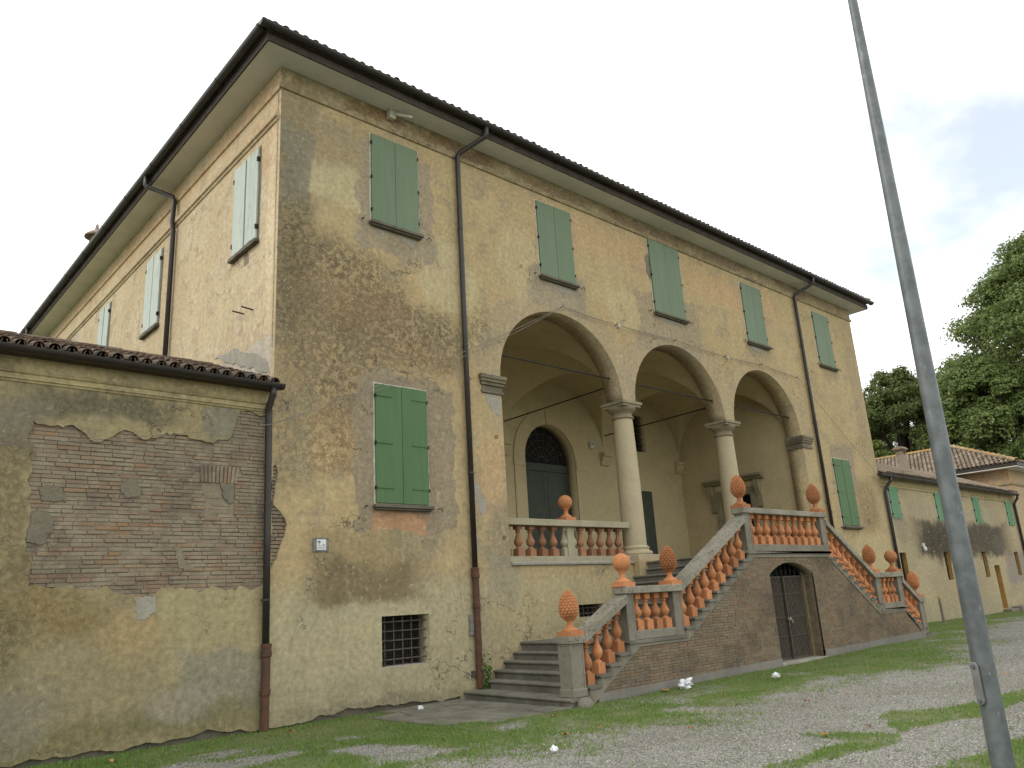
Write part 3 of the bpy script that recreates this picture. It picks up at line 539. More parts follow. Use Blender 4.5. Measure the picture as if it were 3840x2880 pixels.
# windows with shutters on the wall face
def hook_mesh(s):
    return B().tube([(0, 0.02, 0), (0, -0.07, 0), (0.03 * s, -0.075, 0.005), (0.05 * s, -0.07, -0.02), (0.06 * s, -0.07, -0.05)], 0.009, 6).mesh('shutter_hook')
HK = {1: hook_mesh(1), -1: hook_mesh(-1)}
def window(parent, x0, x1, z0, z1, mat, straps=False, hooks=True, sill=True, plain=False, label=None, sd_=0):
    ring = jag([(x0 - 0.03, z0 - 0.02), (x1 + 0.03, z0 - 0.02), (x1 + 0.03, z1 + 0.025), (x0 - 0.03, z1 + 0.025)], 0.11, 0.008, sd_ + x0, 5)
    w = link('window', plate('window', ring, [], -0.006, 0.012), MT['white'], parent); xm_ = (x0 + x1) / 2
    if label: w['label'] = label
    for s, (a, b) in ((-1, (x0, xm_ - 0.003)), (1, (xm_ + 0.003, x1))):
        q = B(); n = 1; sh0 = random.uniform(-0.004, 0.005)
        for i in range(n): q.box(a + (b - a) * i / n + 0.0008, a + (b - a) * (i + 1) / n - 0.0008, -0.045 + sh0, -0.008, z0 + abs(sh0) * 2, z1 - abs(sh0) * 1.5)
        link('shutter', bev(q.mesh('shutter'), 0.0025), mat, w)
        he = a if s < 0 else b
        for zz in (z0 + 0.13 * (z1 - z0), z0 + 0.5 * (z1 - z0), z0 + 0.9 * (z1 - z0)):
            if straps:
                L = 0.36 * (b - a) * 2.1 / 1.2; l0, l1 = (he + 0.012, he + L) if s < 0 else (he - L, he - 0.012)
                link('hinge_strap', bev(B().box(l0, l1, -0.055, -0.0455, zz - 0.02, zz + 0.02).mesh('hinge_strap'), 0.004), mat, w)
            link('hinge_pin', B().box(he - 0.014, he + 0.014, -0.056, 0.0, zz - 0.045, zz + 0.02).mesh('hinge_pin'), MT['iron'], w)
    if sill: link('sill', bev(B().box(x0 - 0.06, x1 + 0.06, -0.13, 0.02, z0 - 0.085, z0 - 0.022).box(x0 - 0.03, x1 + 0.03, -0.09, 0.018, z0 - 0.12, z0 - 0.085).mesh('sill'), 0.008), MT['sill'], w)
    if hooks:
        for s, hx in ((-1, x0 - 0.2), (1, x1 + 0.22)): link('shutter_hook', HK[s], MT['iron'], w, (hx, 0, z0 - 0.03 if not straps else z0 - 0.06))
    return w
for i, (a, b, zt) in enumerate(((1.968, 3.117, 11.166), (6.663, 7.857, 11.166), (11.032, 12.427, 11.375), (15.688, 16.861, 11.166), (20.309, 21.464, 11.166))): window(villa, a, b, 9.181, zt, MT['gr_up'], sd_=i * 3)
window(villa, 2.0, 3.18, 3.53, 5.79, MT['gr_lo'], straps=True, sd_=31); window(villa, 20.0, 21.18, 3.53, 5.79, MT['gr_lo'], straps=True, sd_=37)
# windows of the left flank
def side_window(y0, y1, z0, z1, ajar, sd_):
    ring = jag([(y0 - 0.05, z0 - 0.03), (y1 + 0.05, z0 - 0.03), (y1 + 0.05, z1 + 0.03), (y0 - 0.05, z1 + 0.03)], 0.11, 0.012, sd_, 5)
    w = link('window', plate('window', ring, [], -0.012, 0.006, 'x'), MT['repair'], villa); ym = (y0 + y1) / 2
    for a, b, dxx in ((y0, ym - 0.012 - ajar, 0.0), (ym + 0.012, y1, 0.006)):
        q = B(); n = 3
        for i in range(n): q.box(-0.052 - dxx, -0.014 - dxx, a + (b - a) * i / n + 0.001, a + (b - a) * (i + 1) / n - 0.001, z0 + 0.01, z1 - (0.0 if i != 1 else 0.012))
        link('shutter', bev(q.mesh('shutter'), 0.003), MT['gr_side'], w)
    for yy in (y0, y1):
        for zz in (z0 + 0.25, z1 - 0.25): link('hinge_pin', B().box(-0.07, 0, yy - 0.02, yy + 0.02, zz - 0.05, zz + 0.04).mesh('hinge_pin'), MT['iron'], w)
    sl = plate('sill', jag([(y0 - 0.08, z0 - 0.1), (y1 + 0.08, z0 - 0.09), (y1 + 0.07, z0 - 0.02), (y0 - 0.06, z0 - 0.02)], 0.09, 0.012, sd_ + 2, 6), [], -0.1, 0.01, 'x')
    link('sill', sl, MT['sill'], w)
side_window(0.84, 1.95, 8.56, 10.51, 0.03, 5); side_window(6.29, 7.33, 8.56, 10.51, 0.0, 9); side_window(10.5, 11.44, 8.56, 10.51, 0.02, 14); side_window(15.2, 16.2, 8.56, 10.51, 0.0, 17)
link('bare_brick', plate('bare_brick', jag([(1.2, 8.2), (1.42, 8.2), (1.45, 8.44), (1.3, 8.46), (1.22, 8.35)], 0.05, 0.012, 3), [], -0.002, 0.01, 'x'), MT['bwing'], villa)
for (yy, zz, dz) in ((1.35, 7.2, 0.02), (0.95, 7.15, 0.03)): link('iron_peg', B().tube([(0.02, yy, zz), (-0.22, yy + 0.02, zz + dz)], 0.014, 6).mesh('iron_peg'), MT['iron'], villa)
# thin cable conduit down the corner of the flank
link('corner_conduit', B().tube([(-0.012, 0.10, 11.35), (-0.012, 0.105, 9), (-0.012, 0.10, 6.2)], 0.010, 6).mesh('corner_conduit'), MT['side'], villa)
# cellar windows
def cellar(x0, x1, z0, z1, nv, nh):
    w = link('cellar_window', B().box(x0 - 0.05, x1 + 0.05, 0.551, 0.6, z0 - 0.05, z1 + 0.05).mesh('cellar_window'), MT['void'], villa)
    vb = B().tube([(0, 0, 0), (0, 0, z1 - z0)], 0.012, 6).mesh('bar'); hb = B().tube([(0, 0, 0), (x1 - x0, 0, 0)], 0.012, 6).mesh('bar')
    for i in range(nv): link('bar', vb, MT['rust'], w, (x0 + (x1 - x0) * (i + 0.7) / (nv + 0.4), 0.12, z0))
    for i in range(nh): link('bar', hb, MT['rust'], w, (x0, 0.105, z0 + (z1 - z0) * (i + 0.75) / (nh + 0.4)))
    net = B(); n = 24
    for i in range(1, n): net.box(x0 + (x1 - x0) * i / n - 0.0012, x0 + (x1 - x0) * i / n + 0.0012, 0.16, 0.162, z0, z1)
    for i in range(1, 20): net.box(x0, x1, 0.163, 0.165, z0 + (z1 - z0) * i / 20 - 0.0012, z0 + (z1 - z0) * i / 20 + 0.0012)
    kind(link('wire_mesh', net.mesh('wire_mesh'), MT['rust'], w), 'stuff')
    link('sill', plate('sill', [(x0, z0 - 0.001), (x1, z0 - 0.001), (x1, z0 + 0.012), (x0, z0 + 0.012)], [], 0.004, 0.5), MT['cement_l'], w)
MT['rust'] = simple('bar_rust', (0.10, 0.085, 0.07), 0.85, c2=(0.06, 0.045, 0.035), scale=14)
cellar(2.105, 3.125, 0.70, 1.555, 5, 5); cellar(7.1, 7.9, 1.27, 1.54, 5, 2)
# ------------------------------------------------------------------ loggia
box('loggia_floor', MT['rail'], villa, 4.6, 18.8, 0.56, YB + 0.3, FL - 0.2, FL - 0.006)
fan_c = (11.32, 5.95)
door_o = [(10.42, FL), (10.42, 5.93)] + arc(11.53, 5.93, 1.11, 1.12, PI, 0, 24)[1:] + [(12.64, FL)]
grate_o = [(15.5, 6.56), (16.40, 6.56), (16.40, 7.92), (15.5, 7.92)]
link('loggia_wall', plate('loggia_wall', [(4.6, FL - 0.1), (18.8, FL - 0.1), (18.8, 9.2), (4.6, 9.2)], [door_o, grate_o], YB, YB + 0.45), MT['inner'], villa)
sdo = [(2.2, FL), (3.35, FL), (3.35, 4.82), (2.2, 4.82)]
link('loggia_side_wall', plate('loggia_side_wall', [(0.552, FL - 0.1), (YB - 0.001, FL - 0.1), (YB - 0.001, 9.2), (0.552, 9.2)], [sdo], 18.30, 18.7, 'x'), MT['inner'], villa)
link('loggia_side_wall', plate('loggia_side_wall', [(0.552, FL - 0.1), (YB - 0.001, FL - 0.1), (YB - 0.001, 9.2), (0.552, 9.2)], [], 4.7, 5.06, 'x'), MT['inner'], villa)
# cross vaults, one for each bay
VB = [(5.06, 9.535), (9.535, 14.07), (14.07, 18.30)]
for (a, b) in VB:
    n = 56; v = []; f = []
    for j in range(n + 1):
        for i in range(n + 1):
            u = (1 - math.cos(PI * i / n)) / 2; w_ = (1 - math.cos(PI * j / n)) / 2
            x = a + (b - a) * u; y = 0.55 + (YB - 0.55) * w_; zx = 6.35 + 2.08 * math.sqrt(max(0, 1 - (2 * u - 1) ** 2)); zy = 6.35 + 1.98 * math.sqrt(max(0, 1 - (2 * w_ - 1) ** 2))
            v.append((x, y, max(zx, zy)))
    for j in range(n):
        for i in range(n): q = j * (n + 1) + i; f.append((q, q + n + 1, q + n + 2, q + 1))
    me = mesh('vault', v, f); link('vault', smooth_by_angle(me, 14), MT['inner'], villa)
box('loggia_ceiling_fill', MT['void'], villa, 4.6, 18.8, 0.551, YB + 0.4, 9.2, 9.3)
for cx in (9.535, 14.07, 18.12, 5.24):
    cbm = B().prism_x([(YB, 5.9), (YB - 0.06, 5.93), (YB - 0.16, 6.15), (YB - 0.16, 6.2), (YB - 0.22, 6.22), (YB - 0.22, 6.33), (YB, 6.36)], cx - 0.2, cx + 0.2); link('corbel', cbm.mesh('corbel'), MT['inner'], villa)
for a, b in ((5.25, 9.25), (9.82, 13.8), (14.35, 18.12)): link('tie_rod', B().tube([(a, 0.28, 7.03), (b, 0.28, 7.03)], 0.019, 8).mesh('tie_rod'), MT['iron'], villa)
for cx in (9.60, 14.1): link('tie_rod', B().tube([(cx, 0.5, 6.98), (cx, YB, 6.93)], 0.019, 8).mesh('tie_rod'), MT['iron'], villa)
# central arched door
dr = link('arched_door', plate('arched_door', [(9.97, FL), (9.97, 5.93)] + arc(11.53, 5.93, 1.56, 1.6, PI, 0, 30)[1:] + [(13.09, FL)], [door_o], YB - 0.035, YB - 0.001), MT['inner'], villa)
link('keystone', B().prism_y([(11.42, 7.04), (11.64, 7.04), (11.68, 7.5), (11.38, 7.5)], YB - 0.06, YB - 0.036).mesh('keystone'), MT['inner'], dr)
for a, b in ((9.95, 10.40), (12.66, 13.11)): link('impost_band', B().box(a, b, YB - 0.06, YB - 0.036, 5.66, 5.93).mesh('impost_band'), MT['inner'], dr)
for a, b in ((10.42, 11.527), (11.533, 12.64)):
    lf = B().box(a, b, YB + 0.36, YB + 0.42, FL, 5.62)
    for z0_, z1_ in ((FL + 0.15, 3.5), (3.65, 5.45)): lf.box(a + 0.14, b - 0.14, YB + 0.352, YB + 0.36, z0_, z1_)
    link('door_leaf', lf.mesh('door_leaf'), MT['door_dk'], dr)
link('transom', B().box(10.42, 12.64, YB + 0.32, YB + 0.43, 5.62, 5.86).mesh('transom'), MT['door_dk'], dr)
link('fanlight', plate('fanlight', [(10.42, 5.861)] + arc(11.53, 5.93, 1.11, 1.12, PI, 0, 24) + [(12.64, 5.861)], [], YB + 0.41, YB + 0.43), MT['void'], dr)
fb = B()
for k in range(1, 9):
    t = PI * k / 9; fb.tube([(11.53 + 0.16 * math.cos(t), YB + 0.395, 5.9 + 0.16 * math.sin(t)), (11.53 + 1.08 * math.cos(t), YB + 0.395, 5.9 + 1.1 * math.sin(t))], 0.009, 6)
for r_ in (0.2, 0.5, 0.72, 0.93): fb.tube([(11.53 + r_ * math.cos(t), YB + 0.38, 5.9 + r_ * math.sin(t)) for t in np.linspace(0, PI, 25)], 0.008, 6)
link('fanlight_grille', fb.mesh('fanlight_grille'), MT['rust'], dr)
# barred upper window and closed shutter in the right bay
gw = link('barred_window', B().box(15.45, 16.45, YB + 0.43, YB + 0.449, 6.5, 7.98).mesh('barred_window'), MT['void'], villa)
for i in range(5): link('bar', B().tube([(15.58 + i * 0.185, YB + 0.12, 6.56), (15.58 + i * 0.185, YB + 0.12, 7.92)], 0.011, 6).mesh('bar'), MT['rust'], gw)
for i in range(7): link('bar', B().tube([(15.5, YB + 0.10, 6.68 + i * 0.19), (16.40, YB + 0.10, 6.68 + i * 0.19)], 0.011, 6).mesh('bar'), MT['rust'], gw)
link('loggia_shutter', bev(B().box(15.30, 15.845, YB - 0.04, YB, 2.9, 5.17).box(15.855, 16.40, YB - 0.04, YB, 2.9, 5.17).mesh('loggia_shutter'), 0.004), MT['door_dk'], villa)
# doorway with consoles in the end wall
X = 18.30
sdw = link('side_doorway', plate('side_doorway', [(1.98, FL), (3.58, FL), (3.58, 5.05), (1.98, 5.05)], [sdo], X - 0.06, X - 0.001, 'x'), MT['capital'], villa)
link('cornice', B().prism_y([(X, 5.25), (X - 0.12, 5.27), (X - 0.2, 5.36), (X - 0.3, 5.38), (X - 0.3, 5.45), (X, 5.47)], 1.62, 3.94).mesh('cornice'), MT['capital'], sdw)
for yy in (1.78, 3.6): link('bracket', B().prism_y([(X, 4.3), (X - 0.06, 4.35), (X - 0.07, 4.7), (X - 0.2, 5.0), (X - 0.2, 5.24), (X, 5.249)], yy, yy + 0.18).mesh('bracket'), MT['capital'], sdw)
link('dark_opening', B().box(X + 0.3, X + 0.33, 2.15, 3.4, FL, 4.9).mesh('dark_opening'), MT['void'], sdw)
# columns
def column(cx, cy):
    r0, r1 = 0.285, 0.245
    prof = [(r0, 2.83)] + [(r0 - (r0 - r1) * ((t - 0.25) / 0.75 if t > 0.25 else 0) ** 1.6, 2.83 + (5.98 - 2.83) * t) for t in np.linspace(0.02, 1, 24)]
    c = link('column', smooth_by_angle(B().lathe(prof, (cx, cy, 0), 40).mesh('column'), 40), MT['column'], villa)
    a = 0.375
    cap = B().lathe([(r1, 5.975), (r1 + 0.03, 5.985), (r1 + 0.045, 6.01), (r1 + 0.03, 6.035), (r1, 6.045), (r1, 6.12), (r1 + 0.02, 6.13), (r1 + 0.025, 6.15), (r1 + 0.09, 6.20), (r1 + 0.115, 6.25), (r1 + 0.115, 6.27)], (cx, cy, 0), 40)
    capm = smooth_by_angle(cap.mesh('capital'), 35); link('capital', capm, MT['capital'], c)
    link('abacus', B().box(cx - a + 0.03, cx + a - 0.03, cy - a + 0.03, cy + a - 0.03, 6.27, 6.335).box(cx - a, cx + a, cy - a, cy + a, 6.335, 6.408).mesh('abacus'), MT['capital'], c)
    bs = B().lathe([(r0 + 0.11, 2.6), (r0 + 0.13, 2.64), (r0 + 0.11, 2.69), (r0 + 0.06, 2.705), (r0 + 0.04, 2.735), (r0 + 0.055, 2.76), (r0 + 0.06, 2.785), (r0 + 0.03, 2.81), (r0, 2.832)], (cx, cy, 0), 40)
    link('base', smooth_by_angle(bs.mesh('base'), 35), MT['column'], c)
    link('plinth', bev(B().box(cx - 0.43, cx + 0.43, cy - 0.43, cy + 0.43, 2.475, 2.6).mesh('plinth'), 0.01), MT['column'], c)
    link('pedestal', bev(B().box(cx - 0.46, cx + 0.46, -0.19, -0.004, 0.9, 2.475).mesh('pedestal'), 0.015), MT['front'], c)
column(9.535, 0.275); column(14.07, 0.275)
def impost(x0, x1, z0=5.98):
    b = B().box(x0 + 0.05, x1 - 0.05, -0.04, 0.56, z0, z0 + 0.06).box(x0 + 0.075, x1 - 0.075, -0.02, 0.56, z0 + 0.06, z0 + 0.17).box(x0 + 0.04, x1 - 0.04, -0.055, 0.56, z0 + 0.17, z0 + 0.24).box(x0 + 0.015, x1 - 0.015, -0.085, 0.565, z0 + 0.24, z0 + 0.31).box(x0, x1, -0.105, 0.57, z0 + 0.31, z0 + 0.40)
    link('impost', bev(b.mesh('impost'), 0.008), MT['impost'], villa)
impost(4.58, 5.30); impost(18.06, 18.78)
# ------------------------------------------------------------------ balusters and finials
def baluster_mesh(name, H, base_h=0.16, cap_h=0.075, w=0.17, cw=0.14, slope=0.0):
    b = B(); h = w / 2
    b.box(-h, h, -h, h, 0, base_h); z0 = base_h; z1 = H - cap_h; L = z1 - z0
    prof = [(0.076, 0), (0.076, 0.035), (0.066, 0.055), (0.044, 0.09), (0.042, 0.115), (0.056, 0.16), (0.082, 0.24), (0.094, 0.34), (0.092, 0.42), (0.070, 0.53), (0.050, 0.65), (0.039, 0.78), (0.038, 0.84), (0.056, 0.865), (0.057, 0.90), (0.042, 0.915), (0.046, 0.95), (0.062, 1.0)]
    b.lathe([(r, z0 + t * L) for r, t in prof], (0, 0, 0), 18)
    c = cw / 2; d = slope * c
    b.add([(-c, -c, z1), (c, -c, z1), (c, c, z1), (-c, c, z1), (-c, -c, H - d), (c, -c, H + d), (c, c, H + d), (-c, c, H - d)], [(3, 2, 1, 0), (4, 5, 6, 7), (0, 1, 5, 4), (1, 2, 6, 5), (2, 3, 7, 6), (3, 0, 4, 7)])
    return smooth_by_angle(b.mesh(name), 32)
BAL_L = baluster_mesh('baluster', 0.645); BAL_P = baluster_mesh('baluster', 0.665, 0.17); BAL_M = baluster_mesh('baluster', 0.62, 0.17)
# loggia balustrades in the outer bays
def loggia_balustrade(x0, x1, xs_, pier, wx, label):
    r_ = link('balustrade', bev(B().box(x0, x1, -0.02 + 0.1, 0.42, 3.235, 3.375).mesh('balustrade'), 0.008), MT['rail'], villa); r_['label'] = label
    link('kerb', B().box(x0, x1, 0.06, 0.46, FL, 2.585).mesh('kerb'), MT['rail'], r_)
    nb = B().prism_x([(0.0, 2.385), (-0.045, 2.395), (-0.06, 2.425), (-0.045, 2.46), (0.0, 2.47)], x0, x1); link('nosing', smooth_by_angle(nb.mesh('nosing'), 50), MT['cement_l'], r_)
    link('pier', bev(B().box(pier - 0.11, pier + 0.11, 0.16, 0.38, 2.585, 3.235).mesh('pier'), 0.012), MT['rail'], r_)
    for x in xs_: link('baluster', BAL_L, MT['terra_old'], r_, (x, 0.26, 2.587), (0, 0, 0))
    hb = baluster_mesh('half_baluster', 0.645, w=0.14)
    for x in (pier - 0.14, pier + 0.14): link('half_baluster', hb, MT['rail'], r_, (x, 0.26, 2.587))
loggia_balustrade(5.21, 9.16, [5.33, 5.68, 6.03, 6.38, 6.72, 7.59, 7.93, 8.25, 8.58, 8.90], 7.2, 0, 'stone balustrade with terracotta balusters in the loggia bay by the corner pipe')
loggia_balustrade(14.45, 18.14, [14.65, 14.98, 15.31, 15.64, 15.97, 16.72, 17.05, 17.38, 17.71, 18.02], 16.35, 0, 'stone balustrade with terracotta balusters in the far loggia bay')
def pinecone():
    b = B(); H = 0.45; z0 = 0.262
    R = lambda t: 0.143 * (math.sqrt(max(0.0, 1 - ((0.36 - t) / 0.40) ** 2)) if t < 0.36 else max(0.0, 1 - ((t - 0.36) / 0.65) ** 2) ** 0.62)
    b.lathe([(max(0.012, R(t) - 0.012), z0 + H * t) for t in np.linspace(0, 1, 20)], (0, 0, 0), 20)
    rows = 10
    for i in range(rows):
        t = 0.03 + 0.93 * i / (rows - 1); r = R(t); n = 13 if r > 0.06 else 7
        dz = H / rows * 1.05
        for k in range(n):
            a = 2 * PI * (k + 0.5 * (i % 2)) / n; da = 2 * PI / n * 0.52; r1, r2 = R(min(1, t + 0.06)), R(max(0, t - 0.06))
            p = lambda aa, rr, zz: (rr * math.cos(aa), rr * math.sin(aa), zz); z = z0 + H * t
            b.add([p(a - da, r - 0.008, z), p(a, max(0.005, r2 - 0.006), z - dz), p(a + da, r - 0.008, z), p(a, max(0.005, r1 - 0.008), z + dz), p(a, r + 0.032, z - dz * 0.2)], [(0, 1, 4), (1, 2, 4), (2, 3, 4), (3, 0, 4)])
    return b.mesh('cone', fix=False)
def foot_mesh(ball):
    b = B(); w = 0.155; b.box(-w, w, -w, w, 0, 0.075)
    b.lathe([(0.14, 0.075), (0.14, 0.095), (0.115, 0.115), (0.075, 0.135), (0.052, 0.17), (0.048, 0.215), (0.06, 0.25), (0.085, 0.27), (0.09, 0.285), (0.06, 0.30)], (0, 0, 0), 24)
    return smooth_by_angle(b.mesh('foot'), 35)
CONE = pinecone(); FOOT = foot_mesh(0); BALL = B().lathe([(0.165 * math.sin(PI * t), 0.42 - 0.165 * math.cos(PI * t)) for t in np.linspace(0.02, 0.98, 24)], (0, 0, 0), 32).mesh('ball', True)
def finial(x, y, z, ball, label, mat='terra', s=1.0):
    t = thing('ball_finial' if ball else 'pinecone_finial', label, 'finial', (x, y, z), 'terracotta finials')
    link('foot', FOOT, MT[mat], t, (x, y, z)); o = link('ball' if ball else 'cone', BALL if ball else CONE, MT[mat], t, (x, y, z), (random.uniform(-0.02, 0.02), random.uniform(-0.02, 0.02), random.random() * 6))
finial(7.2, 0.27, 3.375, True, 'terracotta ball finial on the loggia balustrade in front of the arched door')
finial(16.35, 0.27, 3.375, True, 'terracotta ball finial on the far loggia balustrade, mostly hidden behind the stair platform')
# ------------------------------------------------------------------ STAIRCASE
stair = thing('staircase', 'double flight grey stone staircase with brick front wall and terracotta balusters', 'staircase', (11.1, -2.9, 0.0))
YO = -2.90; YR = -2.775
def step(x0, x1, zt, side, zb=None, skew=0.0, depth=0.35):
    """side -1: climbs to the right, nosing faces left; +1 mirrored; 0: both ends"""
    zb = zt - 0.4 if zb is None else zb; n = 0.045
    def lnose(x): return [(x, zt - 0.055), (x - n * 0.6, zt - 0.053), (x - n, zt - 0.035), (x - n, zt - 0.018), (x - n * 0.6, zt)]
    def rnose(x): return [(x + n * 0.6, zt), (x + n, zt - 0.018), (x + n, zt - 0.035), (x + n * 0.6, zt - 0.053), (x, zt - 0.055)]
    left = [(x0, zb)] + [(x0, zb)][:0]
    xe = x1; x1 = x1 + (0.06 if side < 0 else 0); x0c = x0; x0 = x0 - (0.06 if side > 0 else 0)
    poly = [(x0, zb), (x1, zb)] + (rnose(x1) if side >= 0 else [(x1, zt)]) + ((lnose(x0)[::-1]) if side <= 0 else [(x0, zt)])
    b = B().prism_y(poly, YO + 0.04, 0.0)
    x0, x1 = x0c, xe
    cap = ([(x0, zt - 0.055), (x1, zt - 0.055)] + (rnose(x1)[:-1] if side >= 0 else [(x1, zt)]) + (lnose(x0)[1:][::-1] if side <= 0 else [(x0, zt)]))
    b.prism_y(cap, YO - 0.042, YO + 0.04)
    b.v = [(x + skew * (y - YO) / 2.9 * (1 if y > YO + 0.05 else 0), y, z) for x, y, z in b.v]
    return link('step', smooth_by_angle(b.mesh('step'), 50), MT['step'], stair)
L1 = [(3.70, 0.141), (4.16, 0.291), (4.438, 0.441), (4.704, 0.585), (4.969, 0.735)]
L2 = [(6.898, 1.05), (7.192, 1.205), (7.449, 1.354), (7.736, 1.509), (8.015, 1.661), (8.282, 1.809), (8.559, 1.957), (8.825, 2.109), (9.102, 2.266)]
R2 = [(13.259, 2.290), (13.503, 2.144), (13.754, 2.0), (14.004, 1.848), (14.246, 1.704), (14.482, 1.557), (14.725, 1.410), (14.979, 1.266), (15.226, 1.125)]
R1 = [(17.006, 0.829), (17.263, 0.680), (17.5, 0.531), (17.735, 0.387), (17.924, 0.242)]
ZL, ZP, ZR = 0.905, 2.43, 0.978
nx_ = [4.16, 4.438, 4.704, 4.969, 5.254]
for (x, z), e in zip(L1, nx_): step(x, e, z, -1, skew=0.2, zb=-0.2)
step(5.254, 6.898, ZL, -1, skew=0.12, zb=0.3)
nx_ = [q[0] for q in L2[1:]] + [9.352]
for (x, z), e in zip(L2, nx_): step(x, e, z, -1, skew=0.22)
step(9.352, 12.93, ZP, 0, zb=2.2)
pv = [12.93] + [q[0] - 0.045 for q in R2[:-1]]
for (x, z), e in zip(R2, pv): step(e, x - 0.045, z, 1)
step(15.181, 16.71, ZR, 1, zb=0.3)
pv = [16.71] + [q[0] - 0.045 for q in R1[:-1]]
for (x, z), e in zip(R1, pv): step(e, x - 0.045, z, 1, zb=-0.2)
box('step', MT['step'], stair, 17.86, 18.15, -2.9, 0, -0.2, 0.165, 0.01)
# string band with stepped top
def stepped(lst, ends, up=True): return None
top = [(3.70, 0.086)]
for (x, z), e in zip(L1, [4.16, 4.438, 4.704, 4.969, 5.254]): top += [(x, z - 0.054), (e, z - 0.054)]
top += [(5.254, ZL - 0.054), (6.898, ZL - 0.054)]
for (x, z), e in zip(L2, nx2 := [q[0] for q in L2[1:]] + [9.352]): top += [(x, z - 0.054), (e, z - 0.054)]
top += [(9.352, ZP - 0.054), (12.93, ZP - 0.054)]
p_ = 12.93
for x, z in R2: top += [(p_, z - 0.054), (x - 0.045, z - 0.054)]; p_ = x - 0.045
top += [(p_, ZR - 0.054), (16.71, ZR - 0.054)]; p_ = 16.71
for x, z in R1: top += [(p_, z - 0.054), (x - 0.045, z - 0.054)]; p_ = x - 0.045
low = [(4.20, -0.02), (4.527, 0.2), (5.513, 0.79), (6.908, 0.795), (9.537, 2.30), (12.80, 2.30), (15.083, 0.865), (16.68, 0.865), (17.45, 0.30), (17.75, 0.1)]
# drop repeats
tp = [top[0]]
for q in top[1:]:
    if abs(q[0] - tp[-1][0]) + abs(q[1] - tp[-1][1]) > 1e-4: tp.append(q)
band = plate('string_band', [(3.70, -0.2), (4.1, -0.2)] + low + [(17.86, -0.2), (17.879, -0.2)] + tp[::-1][0:], [], YO - 0.016, YO + 0.25)
link('string_band', band, MT['stone'], stair)
# brick front with gate opening
GX0, GX1, GZS, GZA = 10.10, 12.0, 1.93, 2.19
rise = GZA - GZS; hw = (GX1 - GX0) / 2; rad = (hw * hw + rise * rise) / (2 * rise); gcz = GZA - rad; ga = math.asin(hw / rad); gxm = (GX0 + GX1) / 2
gate_o = [(GX0, -0.3), (GX0, GZS)] + [(gxm + rad * math.sin(t), gcz + rad * math.cos(t)) for t in np.linspace(-ga, ga, 17)][1:-1] + [(GX1, GZS), (GX1, -0.3)]
wallpoly = [(4.3, -0.3)] + [(GX0, -0.3)] + gate_o[1:-1] + [(GX1, -0.3), (17.6, -0.3), (17.6, 0.22), (16.7, 0.92), (15.07, 0.92), (12.78, 2.36), (9.55, 2.36), (6.92, 0.85), (5.5, 0.85), (4.48, 0.26)]
bedo = link('brick_wall', plate('brick_wall', wallpoly, [], YO + 0.012, YO + 0.30), MT['smortar'], stair)
LOWX = [p[0] for p in low]; LOWZ = [p[1] for p in low]
def gate_halfwidth(z):
    if z <= GZS: return hw
    q = rad * rad - (z - gcz) ** 2
    return math.sqrt(q) if q > 0 and z < GZA else 0
items = []
r_ = 0; z = 0.12; BH = 0.043; BP = 0.0515
while z < 2.36:
    x = 4.3 + (0.13 if r_ % 2 else 0) - random.uniform(0, 0.03)
    while x < 17.6:
        l = random.choice((0.245, 0.25, 0.255, 0.25, 0.12)); x0, x1 = x, x + l; x += l + 0.0105
        zt = z + BH
        if np.interp((x0 + x1) / 2, LOWX, LOWZ) < z - 0.03 or zt < 0.10 + 0.0125 * (x0 - 5): continue
        g = max(gate_halfwidth(z), gate_halfwidth(zt))
        if g > 0:
            a, b = gxm - g, gxm + g
            if x0 >= a and x1 <= b: continue
            if x0 < a < x1: x1 = a
            if x0 < b < x1: x0 = b
            if x1 - x0 < 0.03: continue
        items.append((x0, x1, z))
    z += BP; r_ += 1
items.sort(key=lambda q: (q[0] + 5.7) ** 2 + (q[2] - 1) ** 2)
SB = {}
def sbrick(l):
    k = round(l / 0.01)
    if k not in SB: SB[k] = bev(B().box(0, k * 0.01, 0, 0.05, 0, BH).mesh('brick'), 0.004)
    return SB[k]
for x0, x1, z in items[:290]: link('brick', sbrick(x1 - x0), MT['bstair'], bedo, (x0, YO + random.uniform(-0.002, 0.004), z + random.uniform(-0.002, 0.002)))
rest = B()
for x0, x1, z in items[290:]: d = random.uniform(-0.002, 0.004); rest.box(x0, x1, YO + d, YO + 0.05, z, z + BH)
zz = 0.12
while zz < GZS - 0.02:
    a = random.choice((0.0, 0.1)); rest.box(GX1 - 0.006, GX1 + 0.02, YO + 0.053, YO + 0.16 - a * 0.2, zz, zz + BH).box(GX1 - 0.006, GX1 + 0.02, YO + 0.17 - a * 0.2, YO + 0.285, zz, zz + BH); zz += BP
kind(link('brick_field', rest.mesh('brick_field', fix=False), MT['bstair'], bedo), 'stuff')
for a, b in ((4.35, GX0 + 0.0), (GX1, 17.7)):
    pl = B().prism_y([(a, -0.2), (b, -0.2), (b, 0.15 + 0.0125 * (b - 5)), (a, 0.15 + 0.0125 * (a - 5))], YO - 0.014, YO + 0.29); link('wall_plinth', pl.mesh('wall_plinth'), MT['plinth'], stair)
